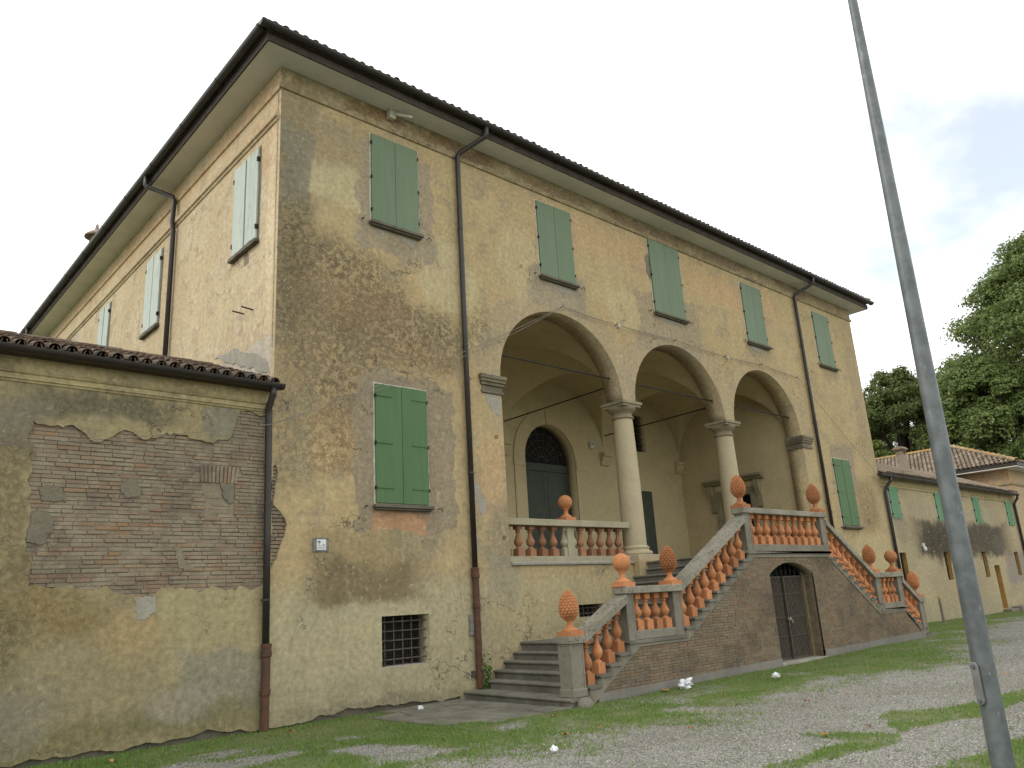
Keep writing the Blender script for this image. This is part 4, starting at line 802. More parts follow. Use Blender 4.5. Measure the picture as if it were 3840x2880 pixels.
# gate
gt = link('gate', bev(B().box(GX1 - 0.075, GX1 - 0.002, YO + 0.24, YO + 0.31, -0.1, GZS + 0.1).mesh('gate'), 0.006), MT['gate_frame'], stair)
link('gate_jamb', B().box(GX0 + 0.002, GX0 + 0.05, YO + 0.24, YO + 0.31, -0.1, GZS + 0.1).mesh('gate_jamb'), MT['gate'], gt)
link('gate_void', B().box(GX0, GX1, YO + 0.6, YO + 0.65, -0.2, 2.3).mesh('gate_void'), MT['void'], gt)
slat = bev(B().box(0, 0.028, 0, 0.03, 0.13, 1.86).mesh('slat'), 0.004); x = GX0 + 0.06
while x < GX1 - 0.11:
    if abs(x - 11.07) > 0.03: link('slat', slat, MT['gate'], gt, (x, YO + 0.27 + (0.03 if x < 11.05 else 0), 0.0))
    x += 0.056
for a, b, dy_ in ((GX0 + 0.05, 11.05, 0.03), (11.09, GX1 - 0.076, 0)):
    for z0_, z1_ in ((0.12, 0.16), (0.60, 0.618), (1.0, 1.018), (1.5, 1.518), (1.86, 1.90)): link('gate_rail', B().box(a, b, YO + 0.258 + dy_, YO + 0.269 + dy_, z0_, z1_).mesh('gate_rail'), MT['gate'], gt)
link('gate_stile', B().box(11.05, 11.10, YO + 0.25, YO + 0.30, 0.12, 1.90).mesh('gate_stile'), MT['gate'], gt)
for k in range(-4, 5):
    orn = B().tube([(gxm + k * 0.2, YO + 0.27, 1.9), (gxm + k * 0.2, YO + 0.27, min(2.17, gcz + math.sqrt(rad ** 2 - (k * 0.2) ** 2) - 0.01))], 0.01, 6)
    link('spike', orn.mesh('spike'), MT['iron'], gt)
    link('scroll', B().tube([(gxm + k * 0.2 + 0.05 * math.cos(t), YO + 0.27, 1.99 + 0.05 * math.sin(t)) for t in np.linspace(0, 5, 10)], 0.007, 5).mesh('scroll'), MT['iron'], gt)
link('chain', B().tube([(11.0, YO + 0.235, 0.98), (11.06, YO + 0.225, 0.95), (11.1, YO + 0.225, 0.99), (11.16, YO + 0.235, 0.93), (11.19, YO + 0.235, 0.88)], 0.016, 6).mesh('chain'), MT['cement_l'], gt)
link('threshold', bev(B().box(GX0 - 0.02, GX1 + 0.02, YO - 0.03, YO + 0.4, -0.1, 0.112).mesh('threshold'), 0.008), MT['cement_l'], gt)
# posts, rails, balusters
def post(x0, x1, z0, z1, name='post', y0=YO + 0.004, y1=-2.655):
    me = B().box(x0, x1, y0, y1, z0, z1).mesh(name); bm = bmesh.new(); bm.from_mesh(me)
    fs = [f for f in bm.faces if abs(f.normal.z) < 0.5]
    bmesh.ops.inset_individual(bm, faces=fs, thickness=0.042, depth=0); bmesh.ops.inset_individual(bm, faces=fs, thickness=0.007, depth=-0.010)
    bm.to_mesh(me); bm.free(); return link(name, me, MT['stone'], stair)
def slab(x0, x1, z0, z1): link('coping', bev(B().box(x0, x1, YO - 0.04, -2.61, z0, z1).mesh('coping'), 0.01), MT['lichen'], stair)
def base(x0, x1, z0, z1): link('rail_base', bev(B().box(x0, x1, YO + 0.001, -2.66, z0, z1).mesh('rail_base'), 0.008), MT['stone'], stair)
def handrail(xa_, za_, xb_, zb_, t=0.135):
    b = B(); n = 28; v = []; f = []
    for i in range(n + 1):
        u = i / n; x = xa_ + (xb_ - xa_) * u; z = za_ + (zb_ - za_) * u
        for (yy, dz) in ((YO - 0.035, 0), (YO - 0.035, t), (YO + 0.06, t), (YO + 0.18, t), (-2.615, t), (-2.615, 0)):
            j = mnoise.noise(Vector((x * 9, yy * 9, dz * 20))) * 0.006 if 0 < i < n else 0
            v.append((x, yy + j * 0.5, z + dz + j))
    for i in range(n):
        for k in range(6): a = i * 6 + k; c = i * 6 + (k + 1) % 6; f.append((a, c, c + 6, a + 6))
    f += [(5, 4, 3, 2, 1, 0), tuple(n * 6 + k for k in range(6))]
    b.add(v, f); link('handrail', b.mesh('handrail'), MT['lichen'], stair)
def bal(x, z, H, slope=0.0, me=None): link('baluster', me or baluster_mesh('baluster', H, 0.17, 0.10, slope=slope), MT['terra'], stair, (x, YR, z + 0.001), (0, 0, 0))
post(3.79, 4.09, 0.141, 0.955, 'newel_post', YO + 0.002, -2.61)
link('newel_foot', bev(B().box(3.77, 4.11, YO - 0.018, -2.60, 0.1412, 0.27).mesh('newel_foot'), 0.012), MT['stone'], stair)
link('newel_cap', bev(B().box(3.762, 4.128, YO - 0.035, -2.585, 0.955, 1.075).mesh('newel_cap'), 0.012), MT['lichen'], stair)
rl = lambda x: 0.955 + 0.517 * (x - 4.126)
handrail(4.1285, rl(4.1285), 5.262, rl(5.262))
for (x, z) in L1[1:]: bal(x + 0.105, z, rl(x + 0.105) - z, 0.517)
post(5.265, 5.474, ZL, 1.69); post(6.62, 6.86, ZL, 1.69); slab(5.232, 6.878, 1.69, 1.815); base(5.476, 6.618, ZL + 0.001, 1.055)
for x in (5.66, 5.93, 6.20, 6.47): bal(x, 1.055, 0.635, 0, BAL_M if 0 else None)
rl2 = lambda x: 1.684 + 0.547 * (x - 6.879)
handrail(6.8795, rl2(6.8795), 9.386, rl2(9.386))
for (x, z) in L2: bal(x + 0.105, z, rl2(x + 0.105) - z, 0.547)
post(9.388, 9.628, ZP, 3.24); post(12.74, 12.985, ZP, 3.24); slab(9.35, 13.04, 3.24, 3.358); base(9.63, 12.738, ZP + 0.001, 2.578)
for i in range(10): bal(9.80 + 0.311 * i, 2.578, 0.662)
rl3 = lambda x: 3.045 - 0.598 * (x - 13.0)
handrail(12.988, rl3(12.988), 15.186, rl3(15.186))
for (x, z) in R2: bal(x - 0.15, z, rl3(x - 0.15) - z, -0.598)
post(15.19, 15.443, ZR, 1.762); post(16.5, 16.75, ZR, 1.762); slab(15.16, 16.79, 1.762, 1.888); base(15.445, 16.498, ZR + 0.001, 1.125)
for i in range(4): bal(15.6 + 0.25 * i, 1.125, 0.637)
rl4 = lambda x: 1.60 - 0.60 * (x - 16.76)
handrail(16.753, rl4(16.753), 17.648, rl4(17.648))
for (x, z) in R1[:4]: bal(x - 0.15, z, rl4(x - 0.15) - z, -0.60)
post(17.65, 17.93, 0.242, 1.05, 'newel_post'); link('newel_cap', bev(B().box(17.62, 17.96, YO - 0.035, -2.6, 1.05, 1.17).mesh('newel_cap'), 0.012), MT['lichen'], stair)
finial(3.945, YR, 1.075, False, 'terracotta pinecone finial on the newel post beside the small round guard stone')
finial(5.37, YR, 1.815, True, 'terracotta ball finial on the lower landing beside the cellar window')
finial(6.74, YR, 1.815, False, 'terracotta pinecone finial where the lower landing meets the upper flight, by the loggia column pedestal')
finial(9.51, YR, 3.358, False, 'terracotta pinecone finial on the top platform against the far loggia column')
finial(12.86, YR, 3.358, False, 'terracotta pinecone finial on the top platform beside the far downpipe')
finial(15.32, YR, 1.888, False, 'terracotta pinecone finial at the foot of the descending flight, next to a ball finial')
finial(16.62, YR, 1.888, True, 'terracotta ball finial on the far lower landing in front of the low wing')
finial(17.79, YR, 1.17, False, 'terracotta pinecone finial on the last newel post of the far flight')
gs = tag(link('guard_stone', B().lathe([(0.13, -0.15), (0.13, 0.05), (0.115, 0.10), (0.08, 0.14), (0.03, 0.155)], (0, 0, 0), 16).mesh('guard_stone', True), MT['stone'], None, (3.87, -3.06, 0.0)), 'small round grey guard stone at the foot of the stair newel', 'stone')
# worn paving in front of the first step
pav = kind(link('paving', B().box(1.5, 3.69, -2.95, -0.02, -0.2, 0.004).mesh('paving'), MT['footing']), 'structure')
ppoly = [(3.68, -0.03), (2.6, -0.05), (1.62, -0.7), (1.55, -1.4), (1.75, -2.3), (2.1, -2.93), (3.68, -2.93)]
PX = np.linspace(1.5, 3.69, 5); PY = np.linspace(-2.95, -0.03, 7)
gj = {(i, j): (PX[i] + (random.uniform(-0.12, 0.12) if 0 < i < 4 else 0), PY[j] + (random.uniform(-0.1, 0.1) if 0 < j < 6 else 0)) for i in range(5) for j in range(7)}
for i in range(4):
    for j in range(6):
        q = [gj[(i, j)], gj[(i + 1, j)], gj[(i + 1, j + 1)], gj[(i, j + 1)]]; cx = sum(p[0] for p in q) / 4; cy = sum(p[1] for p in q) / 4
        if not inpoly(np.array([cx]), np.array([cy]), ppoly)[0]: continue
        q = [(cx + (a - cx) * 0.985, cy + (b - cy) * 0.985) for a, b in q]; h = 0.022 + random.uniform(-0.006, 0.01); t1, t2 = random.uniform(-0.008, 0.008), random.uniform(-0.008, 0.008)
        v = [(a, b, -0.05) for a, b in q] + [(a, b, h + t1 * (a - cx) + t2 * (b - cy)) for a, b in q]
        link('paving_stone', bev(B().add(v, [(3, 2, 1, 0), (4, 5, 6, 7), (0, 1, 5, 4), (1, 2, 6, 5), (2, 3, 7, 6), (3, 0, 4, 7)]).mesh('paving_stone'), 0.008), MT['step'], pav)
# ------------------------------------------------------------------ LEFT WING
wing = thing('side_wing', 'low plastered side wing with a broad patch of bare brick and a tiled roof', 'building', (-6.0, 0.0, 0.0))
XL = -13.0; WT = 5.36
hole = jag([(-3.36, 2.24), (-2.6, 2.17), (-2.25, 2.12), (-2.05, 2.03), (-1.8, 2.02), (-1.68, 2.15), (-1.2, 2.13), (-0.55, 2.10), (-0.03, 2.13), (-0.02, 3.5), (-0.02, 4.95), (-0.58, 4.93), (-0.64, 4.70), (-0.72, 4.45), (-0.99, 4.36), (-1.37, 4.42), (-1.73, 4.45), (-2.06, 4.31), (-2.15, 4.42), (-2.38, 4.41), (-2.62, 4.22), (-3.0, 4.41), (-3.5, 4.42), (-3.46, 3.6), (-3.42, 2.9)], 0.045, 0.034, 2, 6)
hole = [(min(a, -0.012), b) for a, b in hole]
footw = footline(XL, -0.03, [(XL, 0.05), (-3.6, 0.05), (-2.9, 0.07), (-2.0, 0.05), (-1.4, 0.06), (-0.9, 0.11), (-0.5, 0.05), (-0.02, 0.02)], 12)
link('wall', plate('wall', [(XL, 0.05)] + footw + [(-0.001, 0.04), (-0.001, WT), (XL, WT)], [hole], 0.0, 0.042), MT['wing'], wing)
link('footing', B().box(XL, -0.002, 0.05, 0.3, -0.4, 1.0).mesh('footing'), MT['footing'], wing)
link('core_wall', B().box(XL, -0.002, 0.06, 0.4, 0.4, WT).mesh('core_wall'), MT['mortar'], wing)
bed = link('brick_face', B().box(-3.7, -0.003, 0.043, 0.058, 1.9, 5.05).mesh('brick_face'), MT['mortar'], wing)
items = []; z = 1.96; r_ = 0
def innic(x0, x1, z0, z1): return x1 > -1.07 and x0 < -0.60 and z1 > 3.19 and z0 < 3.74
while z < 5.0:
    x = -3.72 + (0.14 if r_ % 2 else 0) - random.uniform(0, 0.06); h = random.uniform(0.046, 0.053)
    while x < -0.02:
        l = random.choice((0.29, 0.28, 0.30, 0.27, 0.14, 0.29)); x1 = min(x + l, -0.006); cz = z + h / 2
        mid = inpoly(np.array([x, (x + x1) / 2, x1]), np.array([cz] * 3), hole)
        if mid.any() and x1 - x > 0.05:
            if -1.16 < (x + x1) / 2 < -0.56 and 3.72 < cz < 4.02: pass
            elif innic(x, x1, z, z + h):
                if x < -1.06 - 0.06: items.append((x, -1.065, z, h, 0))
                elif x1 > -0.60 + 0.06: items.append((-0.595, x1, z, h, 0))
                else: items.append((max(x, -1.05), min(x1, -0.61), z, h, 1))
            else: items.append((x, x1, z, h, 0))
        x = x1 + 0.009
    z += h + 0.0095; r_ += 1
WB = {}
def wbrick(l, h):
    k = (round(l / 0.012), round(h / 0.003))
    if k not in WB: WB[k] = [brick_mesh(k[0] * 0.012, k[1] * 0.003, 0.05, k[0] * 31 + k[1] * 7 + q) for q in range(3)]
    return random.choice(WB[k])
items = [q for q in items if q[1] - q[0] > 0.03]
items.sort(key=lambda q: -(q[1] - q[0]) * (1.4 if q[0] > -2.8 else 1)); 
rest = B()
for i, (x0, x1, z, h, nic) in enumerate(items):
    y = 0.029 + random.uniform(-0.008, 0.010) + (0.010 if nic else 0) + 0.006 * mnoise.noise(Vector((x0 * 1.2, z * 1.2, 3)))
    if i < 290: link('brick', wbrick(x1 - x0, h), MT['bwing'], bed, (x0, y, z))
    else: rest.box(x0, x1, y, y + 0.05, z, z + h)
if rest.v: kind(link('brick_field', rest.mesh('brick_field', fix=False), MT['bwing'], bed), 'stuff')
for k in range(10):
    x0 = -1.15 + k * 0.059; t = (k - 4.5) * 0.006
    link('voussoir', bev(B().prism_y([(x0 + 0.004, 3.735), (x0 + 0.052, 3.735), (x0 + 0.052 + t, 4.01), (x0 + 0.004 + t, 4.01)], 0.018 + random.uniform(-0.004, 0.006), 0.05).mesh('voussoir'), 0.004), MT['bwing'], bed)
for nm, poly, mt, y0 in (('cement_patch', [(-0.80, 3.74), (-0.62, 3.74), (-0.62, 3.45), (-0.70, 3.42), (-0.78, 3.52)], 'repair', 0.018), ('cement_patch', [(-2.02, 2.02), (-1.74, 2.02), (-1.72, 1.88), (-1.80, 1.72), (-1.95, 1.71), (-2.0, 1.85)], 'cement_l', -0.008),
                         ('mortar_smear', [(-3.32, 3.52), (-3.15, 3.58), (-3.0, 3.45), (-3.02, 3.33), (-3.3, 3.36)], 'mortar_dk', 0.016), ('mortar_smear', [(-2.32, 3.62), (-2.18, 3.74), (-2.05, 3.72), (-2.02, 3.5), (-2.2, 3.42)], 'mortar_dk', 0.016),
                         ('mortar_smear', [(-3.46, 3.22), (-3.2, 3.2), (-3.12, 2.95), (-3.22, 2.78), (-3.45, 2.8)], 'mortar_dk', 0.014), ('mortar_smear', [(-1.5, 2.75), (-1.38, 2.72), (-1.3, 2.5), (-1.2, 2.45), (-1.25, 2.38), (-1.42, 2.45)], 'mortar', 0.016)):
    if 'mortar_dk' not in MT: MT['mortar_dk'] = stone('stained_mortar', (0.16, 0.145, 0.108), (0.20, 0.175, 0.125), (0.095, 0.088, 0.068), 1.6, bump=1.0, pits=0.8)
    link(nm, plate(nm, jag(poly, 0.03, 0.024, poly[0][0] * 7, 9), [], y0, 0.05), MT[mt], bed)
# mouldings under the eaves
link('cornice_moulding', B().prism_x([(0, 4.965), (-0.02, 4.975), (-0.03, 5.0), (-0.05, 5.01), (-0.05, 5.035), (-0.02, 5.045), (-0.02, 5.085), (-0.045, 5.10), (-0.06, 5.125), (-0.02, 5.14), (-0.02, 5.355), (0, 5.355)], XL, -0.003).mesh('cornice_moulding'), MT['mouldw'], wing)
link('eave_board', B().box(XL, -0.003, -0.2, 0.0, 5.352, 5.39).mesh('eave_board'), MT['wood_dark'], wing)
gutter(wing, 'x', XL, 0.05, -0.27, 5.40, 0.085)
downpipe(wing, [(-0.13, -0.27, 5.34), (-0.13, -0.265, 5.22), (-0.13, -0.10, 5.0), (-0.115, -0.085, 4.9), (-0.085, -0.085, 3), (-0.06, -0.085, 1.1)], 0.056, (-0.05, -0.085, -0.1, 1.25), [(-0.09, -0.085, z) for z in (3.4, 1.9)])
# tiled roof
RY, RZ, EY, EZ = 2.70, 6.42, -0.22, 5.39
def pitched(parent, x0, x1, endleft=True):
    me = B().prism_x([(EY, EZ), (RY, RZ), (2 * RY - EY, EZ), (2 * RY - EY, EZ - 0.06), (EY, EZ - 0.06)], x0, x1).mesh('roof'); return link('roof', me, MT['tile_bed'], parent)
MT['tile_bed'] = simple('tile_bed', (0.085, 0.06, 0.045), 0.95, var=0.4, scale=6)
wroof = pitched(wing, XL, -0.004)
th = math.atan2(RZ - EZ, RY - EY); SLn = math.hypot(RZ - EZ, RY - EY); rows = 9; pit = (SLn - 0.02) / rows; fr = []; cols = 0
x = -0.10
while x > XL + 0.1:
    for k in range(rows):
        yy = EY - 0.05 + pit * k * math.cos(th); zz = EZ + 0.035 + pit * k * math.sin(th) + 0.010
        jx, jz = random.uniform(-0.012, 0.012), random.uniform(-0.005, 0.008)
        if x > -6.6: link('tile', TILE, MT['tile'], wroof, (x + jx, yy + random.uniform(-0.012, 0.012), zz + jz), (th - 0.03 + random.uniform(-0.015, 0.015), 0, random.uniform(-0.04, 0.04)))
        else: fr.append(((x + jx, yy, zz), (1, 0, 0), (0, math.cos(th), math.sin(th)), (0, -math.sin(th), math.cos(th))))
    x -= 0.205
x = -0.2
while x > XL + 0.1:      # channel tiles lie upside down between the covers
    for k in range(rows): fr.append(((x, EY - 0.06 + pit * k * math.cos(th), EZ + 0.09 + pit * k * math.sin(th)), (-1, 0, 0), (0, math.cos(th), math.sin(th)), (0, math.sin(th), -math.cos(th))))
    x -= 0.205
tiles_stuff('tile_field', wroof, MT['tile'], fr)
RT = tile_mesh(8, 0.5, 0.12, 0.105, 0.016, 'ridge_tile'); x = -0.05
while x > -8: link('ridge_tile', RT, MT['tile'], wroof, (x, RY, RZ + 0.05 + random.uniform(-0.008, 0.008)), (0, random.uniform(-0.02, 0.02), PI / 2 + random.uniform(-0.03, 0.03))); x -= 0.42
fl = jag([(0.2, 5.72), (2.0, 6.42), (2.75, 6.72), (2.2, 6.62), (1.7, 6.62), (1.2, 6.38), (0.7, 6.22), (0.25, 5.95)], 0.08, 0.025, 6)
link('flashing_patch', plate('flashing_patch', fl, [], -0.012, 0.004, 'x'), MT['cement_l'], villa)
# ------------------------------------------------------------------ RIGHT WING
rw = thing('side_wing', 'low plastered side wing with four small bright green shutters and a dark stain', 'building', (31.0, 0.0, 0.13))
X0, X1 = W + 0.002, 38.58
lo_w = [(24.0, 24.56, 1.64, 2.65), (28.12, 28.7, 1.6, 2.67), (32.36, 32.9, 1.62, 2.68), (36.6, 37.15, 1.62, 2.68)]; rdoor = (33.58, 34.25, 0.25, 2.1)
holes = [[(a, c), (b, c), (b, d), (a, d)] for a, b, c, d in lo_w + [rdoor]]
link('wall', plate('wall', [(X0, -0.4), (X1, -0.4), (X1, 5.40), (X0, 5.40)], holes, 0.003, 0.45), MT['rwing'], rw)
for a, b, c, d in lo_w:
    w_ = link('slit_window', plate('slit_window', [(a, c), (b, c), (b, d), (a, d)], [[(a + 0.05, c + 0.05), (b - 0.05, c + 0.05), (b - 0.05, d - 0.05), (a + 0.05, d - 0.05)]], 0.15, 0.20), MT['iron'], rw)
    link('reveal_board', B().box(b - 0.012, b - 0.001, 0.012, 0.149, c + 0.001, d - 0.001).mesh('reveal_board'), MT['orange_wood'], w_)
    link('pane', B().box(a, b, 0.205, 0.22, c, d).mesh('pane'), MT['void'], w_)
    for i in range(2): link('bar', B().tube([(a + 0.18 * (i + 1), 0.1, c), (a + 0.18 * (i + 1), 0.1, d)], 0.012, 6).mesh('bar'), MT['iron'], w_)
a, b, c, d = rdoor
dw = link('door', bev(B().box(a + 0.001, b - 0.001, 0.28, 0.34, c, d - 0.001).mesh('door'), 0.004), MT['door_y'], rw)
link('reveal_board', B().box(b - 0.012, b - 0.002, 0.012, 0.279, c + 0.002, d - 0.002).mesh('reveal_board'), MT['orange_wood'], dw)
link('doorstep', bev(B().box(a - 0.1, b + 0.2, -0.35, 0.27, 0.05, 0.245).mesh('doorstep'), 0.02), MT['stone'], dw)
link('doorstep', bev(B().box(b + 0.3, b + 2.2, -0.45, -0.05, 0.05, 0.33).mesh('doorstep'), 0.03), MT['stone'], dw)
for a in (24.0, 28.28, 32.5, 36.8): window(rw, a, a + 0.74, 3.89, 5.055, MT['gr_rw'], hooks=False, sill=False, sd_=a)
link('cornice_moulding', B().prism_x([(0.002, 5.0), (-0.03, 5.02), (-0.05, 5.06), (-0.02, 5.07), (-0.02, 5.11), (-0.05, 5.13), (-0.07, 5.17), (-0.02, 5.18), (-0.02, 5.398), (0.002, 5.398)], X0, X1 - 0.02).mesh('cornice_moulding'), MT['mouldw'], rw)
link('eave_board', B().box(X0, X1 - 0.05, -0.2, 0.0, 5.402, 5.435).mesh('eave_board'), MT['wood_dark'], rw)
gutter(rw, 'x', X0 - 0.6, X1 - 0.5, -0.29, 5.40, 0.09)
downpipe(rw, [(23.72, -0.29, 5.33), (23.72, -0.285, 5.2), (23.66, -0.1, 4.95), (23.60, -0.08, 4.8), (23.56, -0.08, 0.1)], 0.058); downpipe(rw, [(37.95, -0.29, 5.33), (37.95, -0.285, 5.2), (37.95, -0.08, 4.95), (37.95, -0.08, 0.1)], 0.058)
EZ = 5.46; RZ = 6.70; rroof = pitched(rw, X0 + 0.001, X1 - 0.02); th = math.atan2(RZ - EZ, RY - EY); SLn = math.hypot(RZ - EZ, RY - EY); fr = []
x = X0 + 0.12
while x < X1 - 0.4:
    for k in range(9):
        p = SLn / 9 * k; fr.append(((x + random.uniform(-0.015, 0.015), EY - 0.06 + p * math.cos(th), EZ + 0.02 + p * math.sin(th) + random.uniform(-0.008, 0.012)), (1, 0, 0), (0, math.cos(th), math.sin(th)), (0, -math.sin(th), math.cos(th))))
    x += 0.205
x = X0 + 0.3
while x < X1 - 0.5: fr.append(((x, RY, RZ + 0.02), (0, 1.3, 0), (1, 0, 0), (0, 0, 1.3))); x += 0.4
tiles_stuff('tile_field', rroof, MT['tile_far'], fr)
chm = link('chimney', bev(B().box(32.45, 32.80, 2.45, 2.80, 6.3, 7.40).mesh('chimney'), 0.015), MT['tile_far'], rroof)
link('chimney_head', bev(B().box(32.45, 32.52, 2.45, 2.80, 7.40, 7.58).box(32.73, 32.80, 2.45, 2.80, 7.40, 7.58).box(32.40, 32.85, 2.40, 2.85, 7.58, 7.64).prism_x([(2.34, 7.64), (2.45, 7.76), (2.80, 7.76), (2.91, 7.64)], 32.34, 32.91).mesh('chimney_head'), 0.01), MT['tile_far'], rroof)
# ------------------------------------------------------------------ PAVILION behind the right wing
pv_ = thing('hip_roof_house', 'ochre house with a hipped tile roof rising beyond the low wing', 'building', (42.0, 4.0, 0.13))
link('wall', B().box(38.6, 45.4, 0.05, 15, -0.2, 6.72).mesh('wall'), MT['pav'], pv_)
link('string_course', B().box(38.55, 45.45, 0.0, 15.05, 5.95, 6.05).mesh('string_course'), MT['mould'], pv_)
link('soffit', B().box(38.02, 45.98, -0.55, 15.6, 6.722, 6.78).mesh('soffit'), MT['soffit'], pv_)
link('fascia', B().box(37.98, 46.02, -0.6, 15.65, 6.79, 6.93).mesh('fascia'), MT['gutter'], pv_)
for q in ((38.0, 46.0),): pass
ez = 6.94; ax_, bx_, ay_, by_ = 37.95, 46.05, -0.62, 15.7; hw_ = (bx_ - ax_) / 2; pk = ez + 0.44 * hw_
pr = link('roof', mesh('roof', [(ax_, ay_, ez), (bx_, ay_, ez), (bx_, by_, ez), (ax_, by_, ez), (42, ay_ + hw_, pk), (42, by_ - hw_, pk)], [(0, 1, 4), (1, 2, 5, 4), (2, 3, 5), (3, 0, 4, 5), (3, 2, 1, 0)]), MT['tile_bed'], pv_)
tp_ = math.atan(0.44); fr = []; ct, st_ = math.cos(tp_), math.sin(tp_)
nrow = int(hw_ / ct / 0.36)
for k in range(nrow + 1):
    d = k * 0.36 * ct; zz = ez + d * 0.44 + 0.02; y = ay_ + d + 0.1
    while y < by_ - d - 0.1: fr.append(((ax_ + d, y, zz + random.uniform(-0.01, 0.012)), (0, -1, 0), (ct, 0, st_), (-st_, 0, ct))); y += 0.21
    x = ax_ + d + 0.1
    while x < bx_ - d - 0.1: fr.append(((x, ay_ + d, zz + random.uniform(-0.01, 0.012)), (1, 0, 0), (0, ct, st_), (0, -st_, ct))); x += 0.21
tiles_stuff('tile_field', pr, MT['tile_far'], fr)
HT = tile_mesh(6, 0.5, 0.13, 0.11, 0.016, 'hip_tile'); n = 15
for (p0, p1) in (((ax_, ay_, ez), (42, ay_ + hw_, pk)), ((bx_, ay_, ez), (42, ay_ + hw_, pk)), ((42, ay_ + hw_, pk), (42, by_ - hw_, pk)), ((ax_, by_, ez), (42, by_ - hw_, pk))):
    p0, p1 = Vector(p0), Vector(p1); L = (p1 - p0).length; dd = (p1 - p0) / L; yaw = math.atan2(-dd.x, dd.y); pit_ = math.asin(dd.z)
    for k in range(int(L / 0.42)): link('hip_tile', HT, MT['ridge'], pr, p0 + dd * 0.42 * k + Vector((0, 0, 0.05)), (pit_, 0, yaw))
# ------------------------------------------------------------------ small things on the walls
sg = thing('wall_sign', 'small grey framed plaque with a white video surveillance notice', 'sign', (0.907, 0.0, 2.67))
MT['slate'] = simple('sign_backing', (0.14, 0.135, 0.125), 0.7, c2=(0.22, 0.21, 0.19), scale=14); MT['paper'] = simple('sign_white', (0.62, 0.64, 0.62), 0.5, var=0.06); MT['ink'] = simple('sign_ink', (0.10, 0.11, 0.12), 0.6); MT['inkm'] = simple('sign_grey_ink', (0.24, 0.26, 0.27), 0.6)
fr_ = B().box(0.768, 1.046, -0.022, -0.001, 2.67, 2.89).box(0.762, 1.052, -0.030, -0.001, 2.882, 2.897).box(0.762, 0.774, -0.030, -0.001, 2.664, 2.882).box(1.040, 1.052, -0.030, -0.001, 2.664, 2.882)
link('backing', bev(fr_.mesh('backing'), 0.002), MT['slate'], sg)
pn = link('notice', B().box(0.828, 1.0, -0.0265, -0.0225, 2.697, 2.871).mesh('notice'), MT['paper'], sg)
link('camera_symbol', B().prism_y([(0.852 + 0.028 * math.cos(t) + 0.02, 2.83 + 0.024 * math.sin(t)) for t in np.linspace(0, 2 * PI, 18)[:-1]], -0.0285, -0.0266).box(0.868, 0.878, -0.0285, -0.0266, 2.785, 2.808).box(0.856, 0.88, -0.0285, -0.0266, 2.778, 2.785).mesh('camera_symbol'), MT['inkm'], pn)
link('camera_lens', B().prism_y([(0.850 + 0.011 * math.cos(t), 2.828 + 0.011 * math.sin(t)) for t in np.linspace(0, 2 * PI, 12)[:-1]], -0.0296, -0.0287).mesh('camera_lens'), MT['ink'], pn)
tx = B(); tx.box(0.935, 0.978, -0.0285, -0.0266, 2.778, 2.792)
for zt_, h_ in ((2.757, 0.010), (2.735, 0.004), (2.727, 0.004), (2.713, 0.004)): tx.box(0.842, 0.986, -0.0285, -0.0266, zt_, zt_ + h_)
link('text_lines', tx.mesh('text_lines'), MT['inkm'], pn)
sc_ = thing('security_camera', 'small white security camera and its box on the frieze under the eaves', 'camera', (2.45, -0.02, 11.76))
MT['plastic'] = simple('camera_plastic', (0.50, 0.48, 0.40), 0.5, var=0.15)
link('junction_box', bev(B().box(2.36, 2.52, -0.15, -0.019, 11.66, 11.86).mesh('junction_box'), 0.01), MT['plastic'], sc_)
link('camera_body', B().tube([(2.5, -0.16, 11.76), (2.6, -0.22, 11.75), (2.8, -0.35, 11.70)], [0.03, 0.035, 0.035], 12).mesh('camera_body', False), MT['plastic'], sc_)
link('lens', B().tube([(2.795, -0.347, 11.701), (2.805, -0.353, 11.699)], 0.03, 12).mesh('lens'), MT['ink'], sc_)
al = thing('alarm_box', 'small grey alarm box on the loggia back wall beside the vault corbel', 'alarm', (13.46, YB, 6.45)); link('case', bev(B().box(13.36, 13.56, YB - 0.09, YB, 6.45, 6.66).mesh('case'), 0.012), MT['plastic'], al); link('grille', B().box(13.40, 13.52, YB - 0.094, YB - 0.0905, 6.56, 6.63).mesh('grille'), MT['inkm'], al)
wl = thing('wall_lamp', 'small pale bulkhead lamp on the stained wall of the low wing', 'lamp', (26.2, 0.0, 2.8)); link('lamp_base', B().box(26.12, 26.28, -0.06, 0.002, 2.86, 3.0).mesh('lamp_base'), MT['plastic'], wl); link('lamp_glass', B().lathe([(0.05, 0), (0.07, 0.05), (0.07, 0.12), (0.04, 0.16)], (26.2, -0.07, 2.7), 12).mesh('lamp_glass', True), MT['paper'], wl)
jb = thing('meter_box', 'narrow grey metal meter box on the wall beside the brown downpipe', 'box', (4.09, 0, 1.11)); link('case', bev(B().box(4.04, 4.135, -0.05, -0.001, 1.11, 1.49).mesh('case'), 0.005), MT['slate'], jb); link('hatch', B().box(4.055, 4.12, -0.054, -0.0505, 1.2, 1.32).mesh('hatch'), MT['inkm'], jb)
jb = thing('meter_box', 'tiny rusty box low on the wall beside the brown downpipe', 'box', (4.09, 0, 0.36)); link('case', bev(B().box(4.05, 4.12, -0.05, -0.001, 0.36, 0.47).mesh('case'), 0.004), MT['rust'], jb); link('lid', B().box(4.045, 4.125, -0.056, -0.001, 0.471, 0.478).mesh('lid'), MT['slate'], jb)
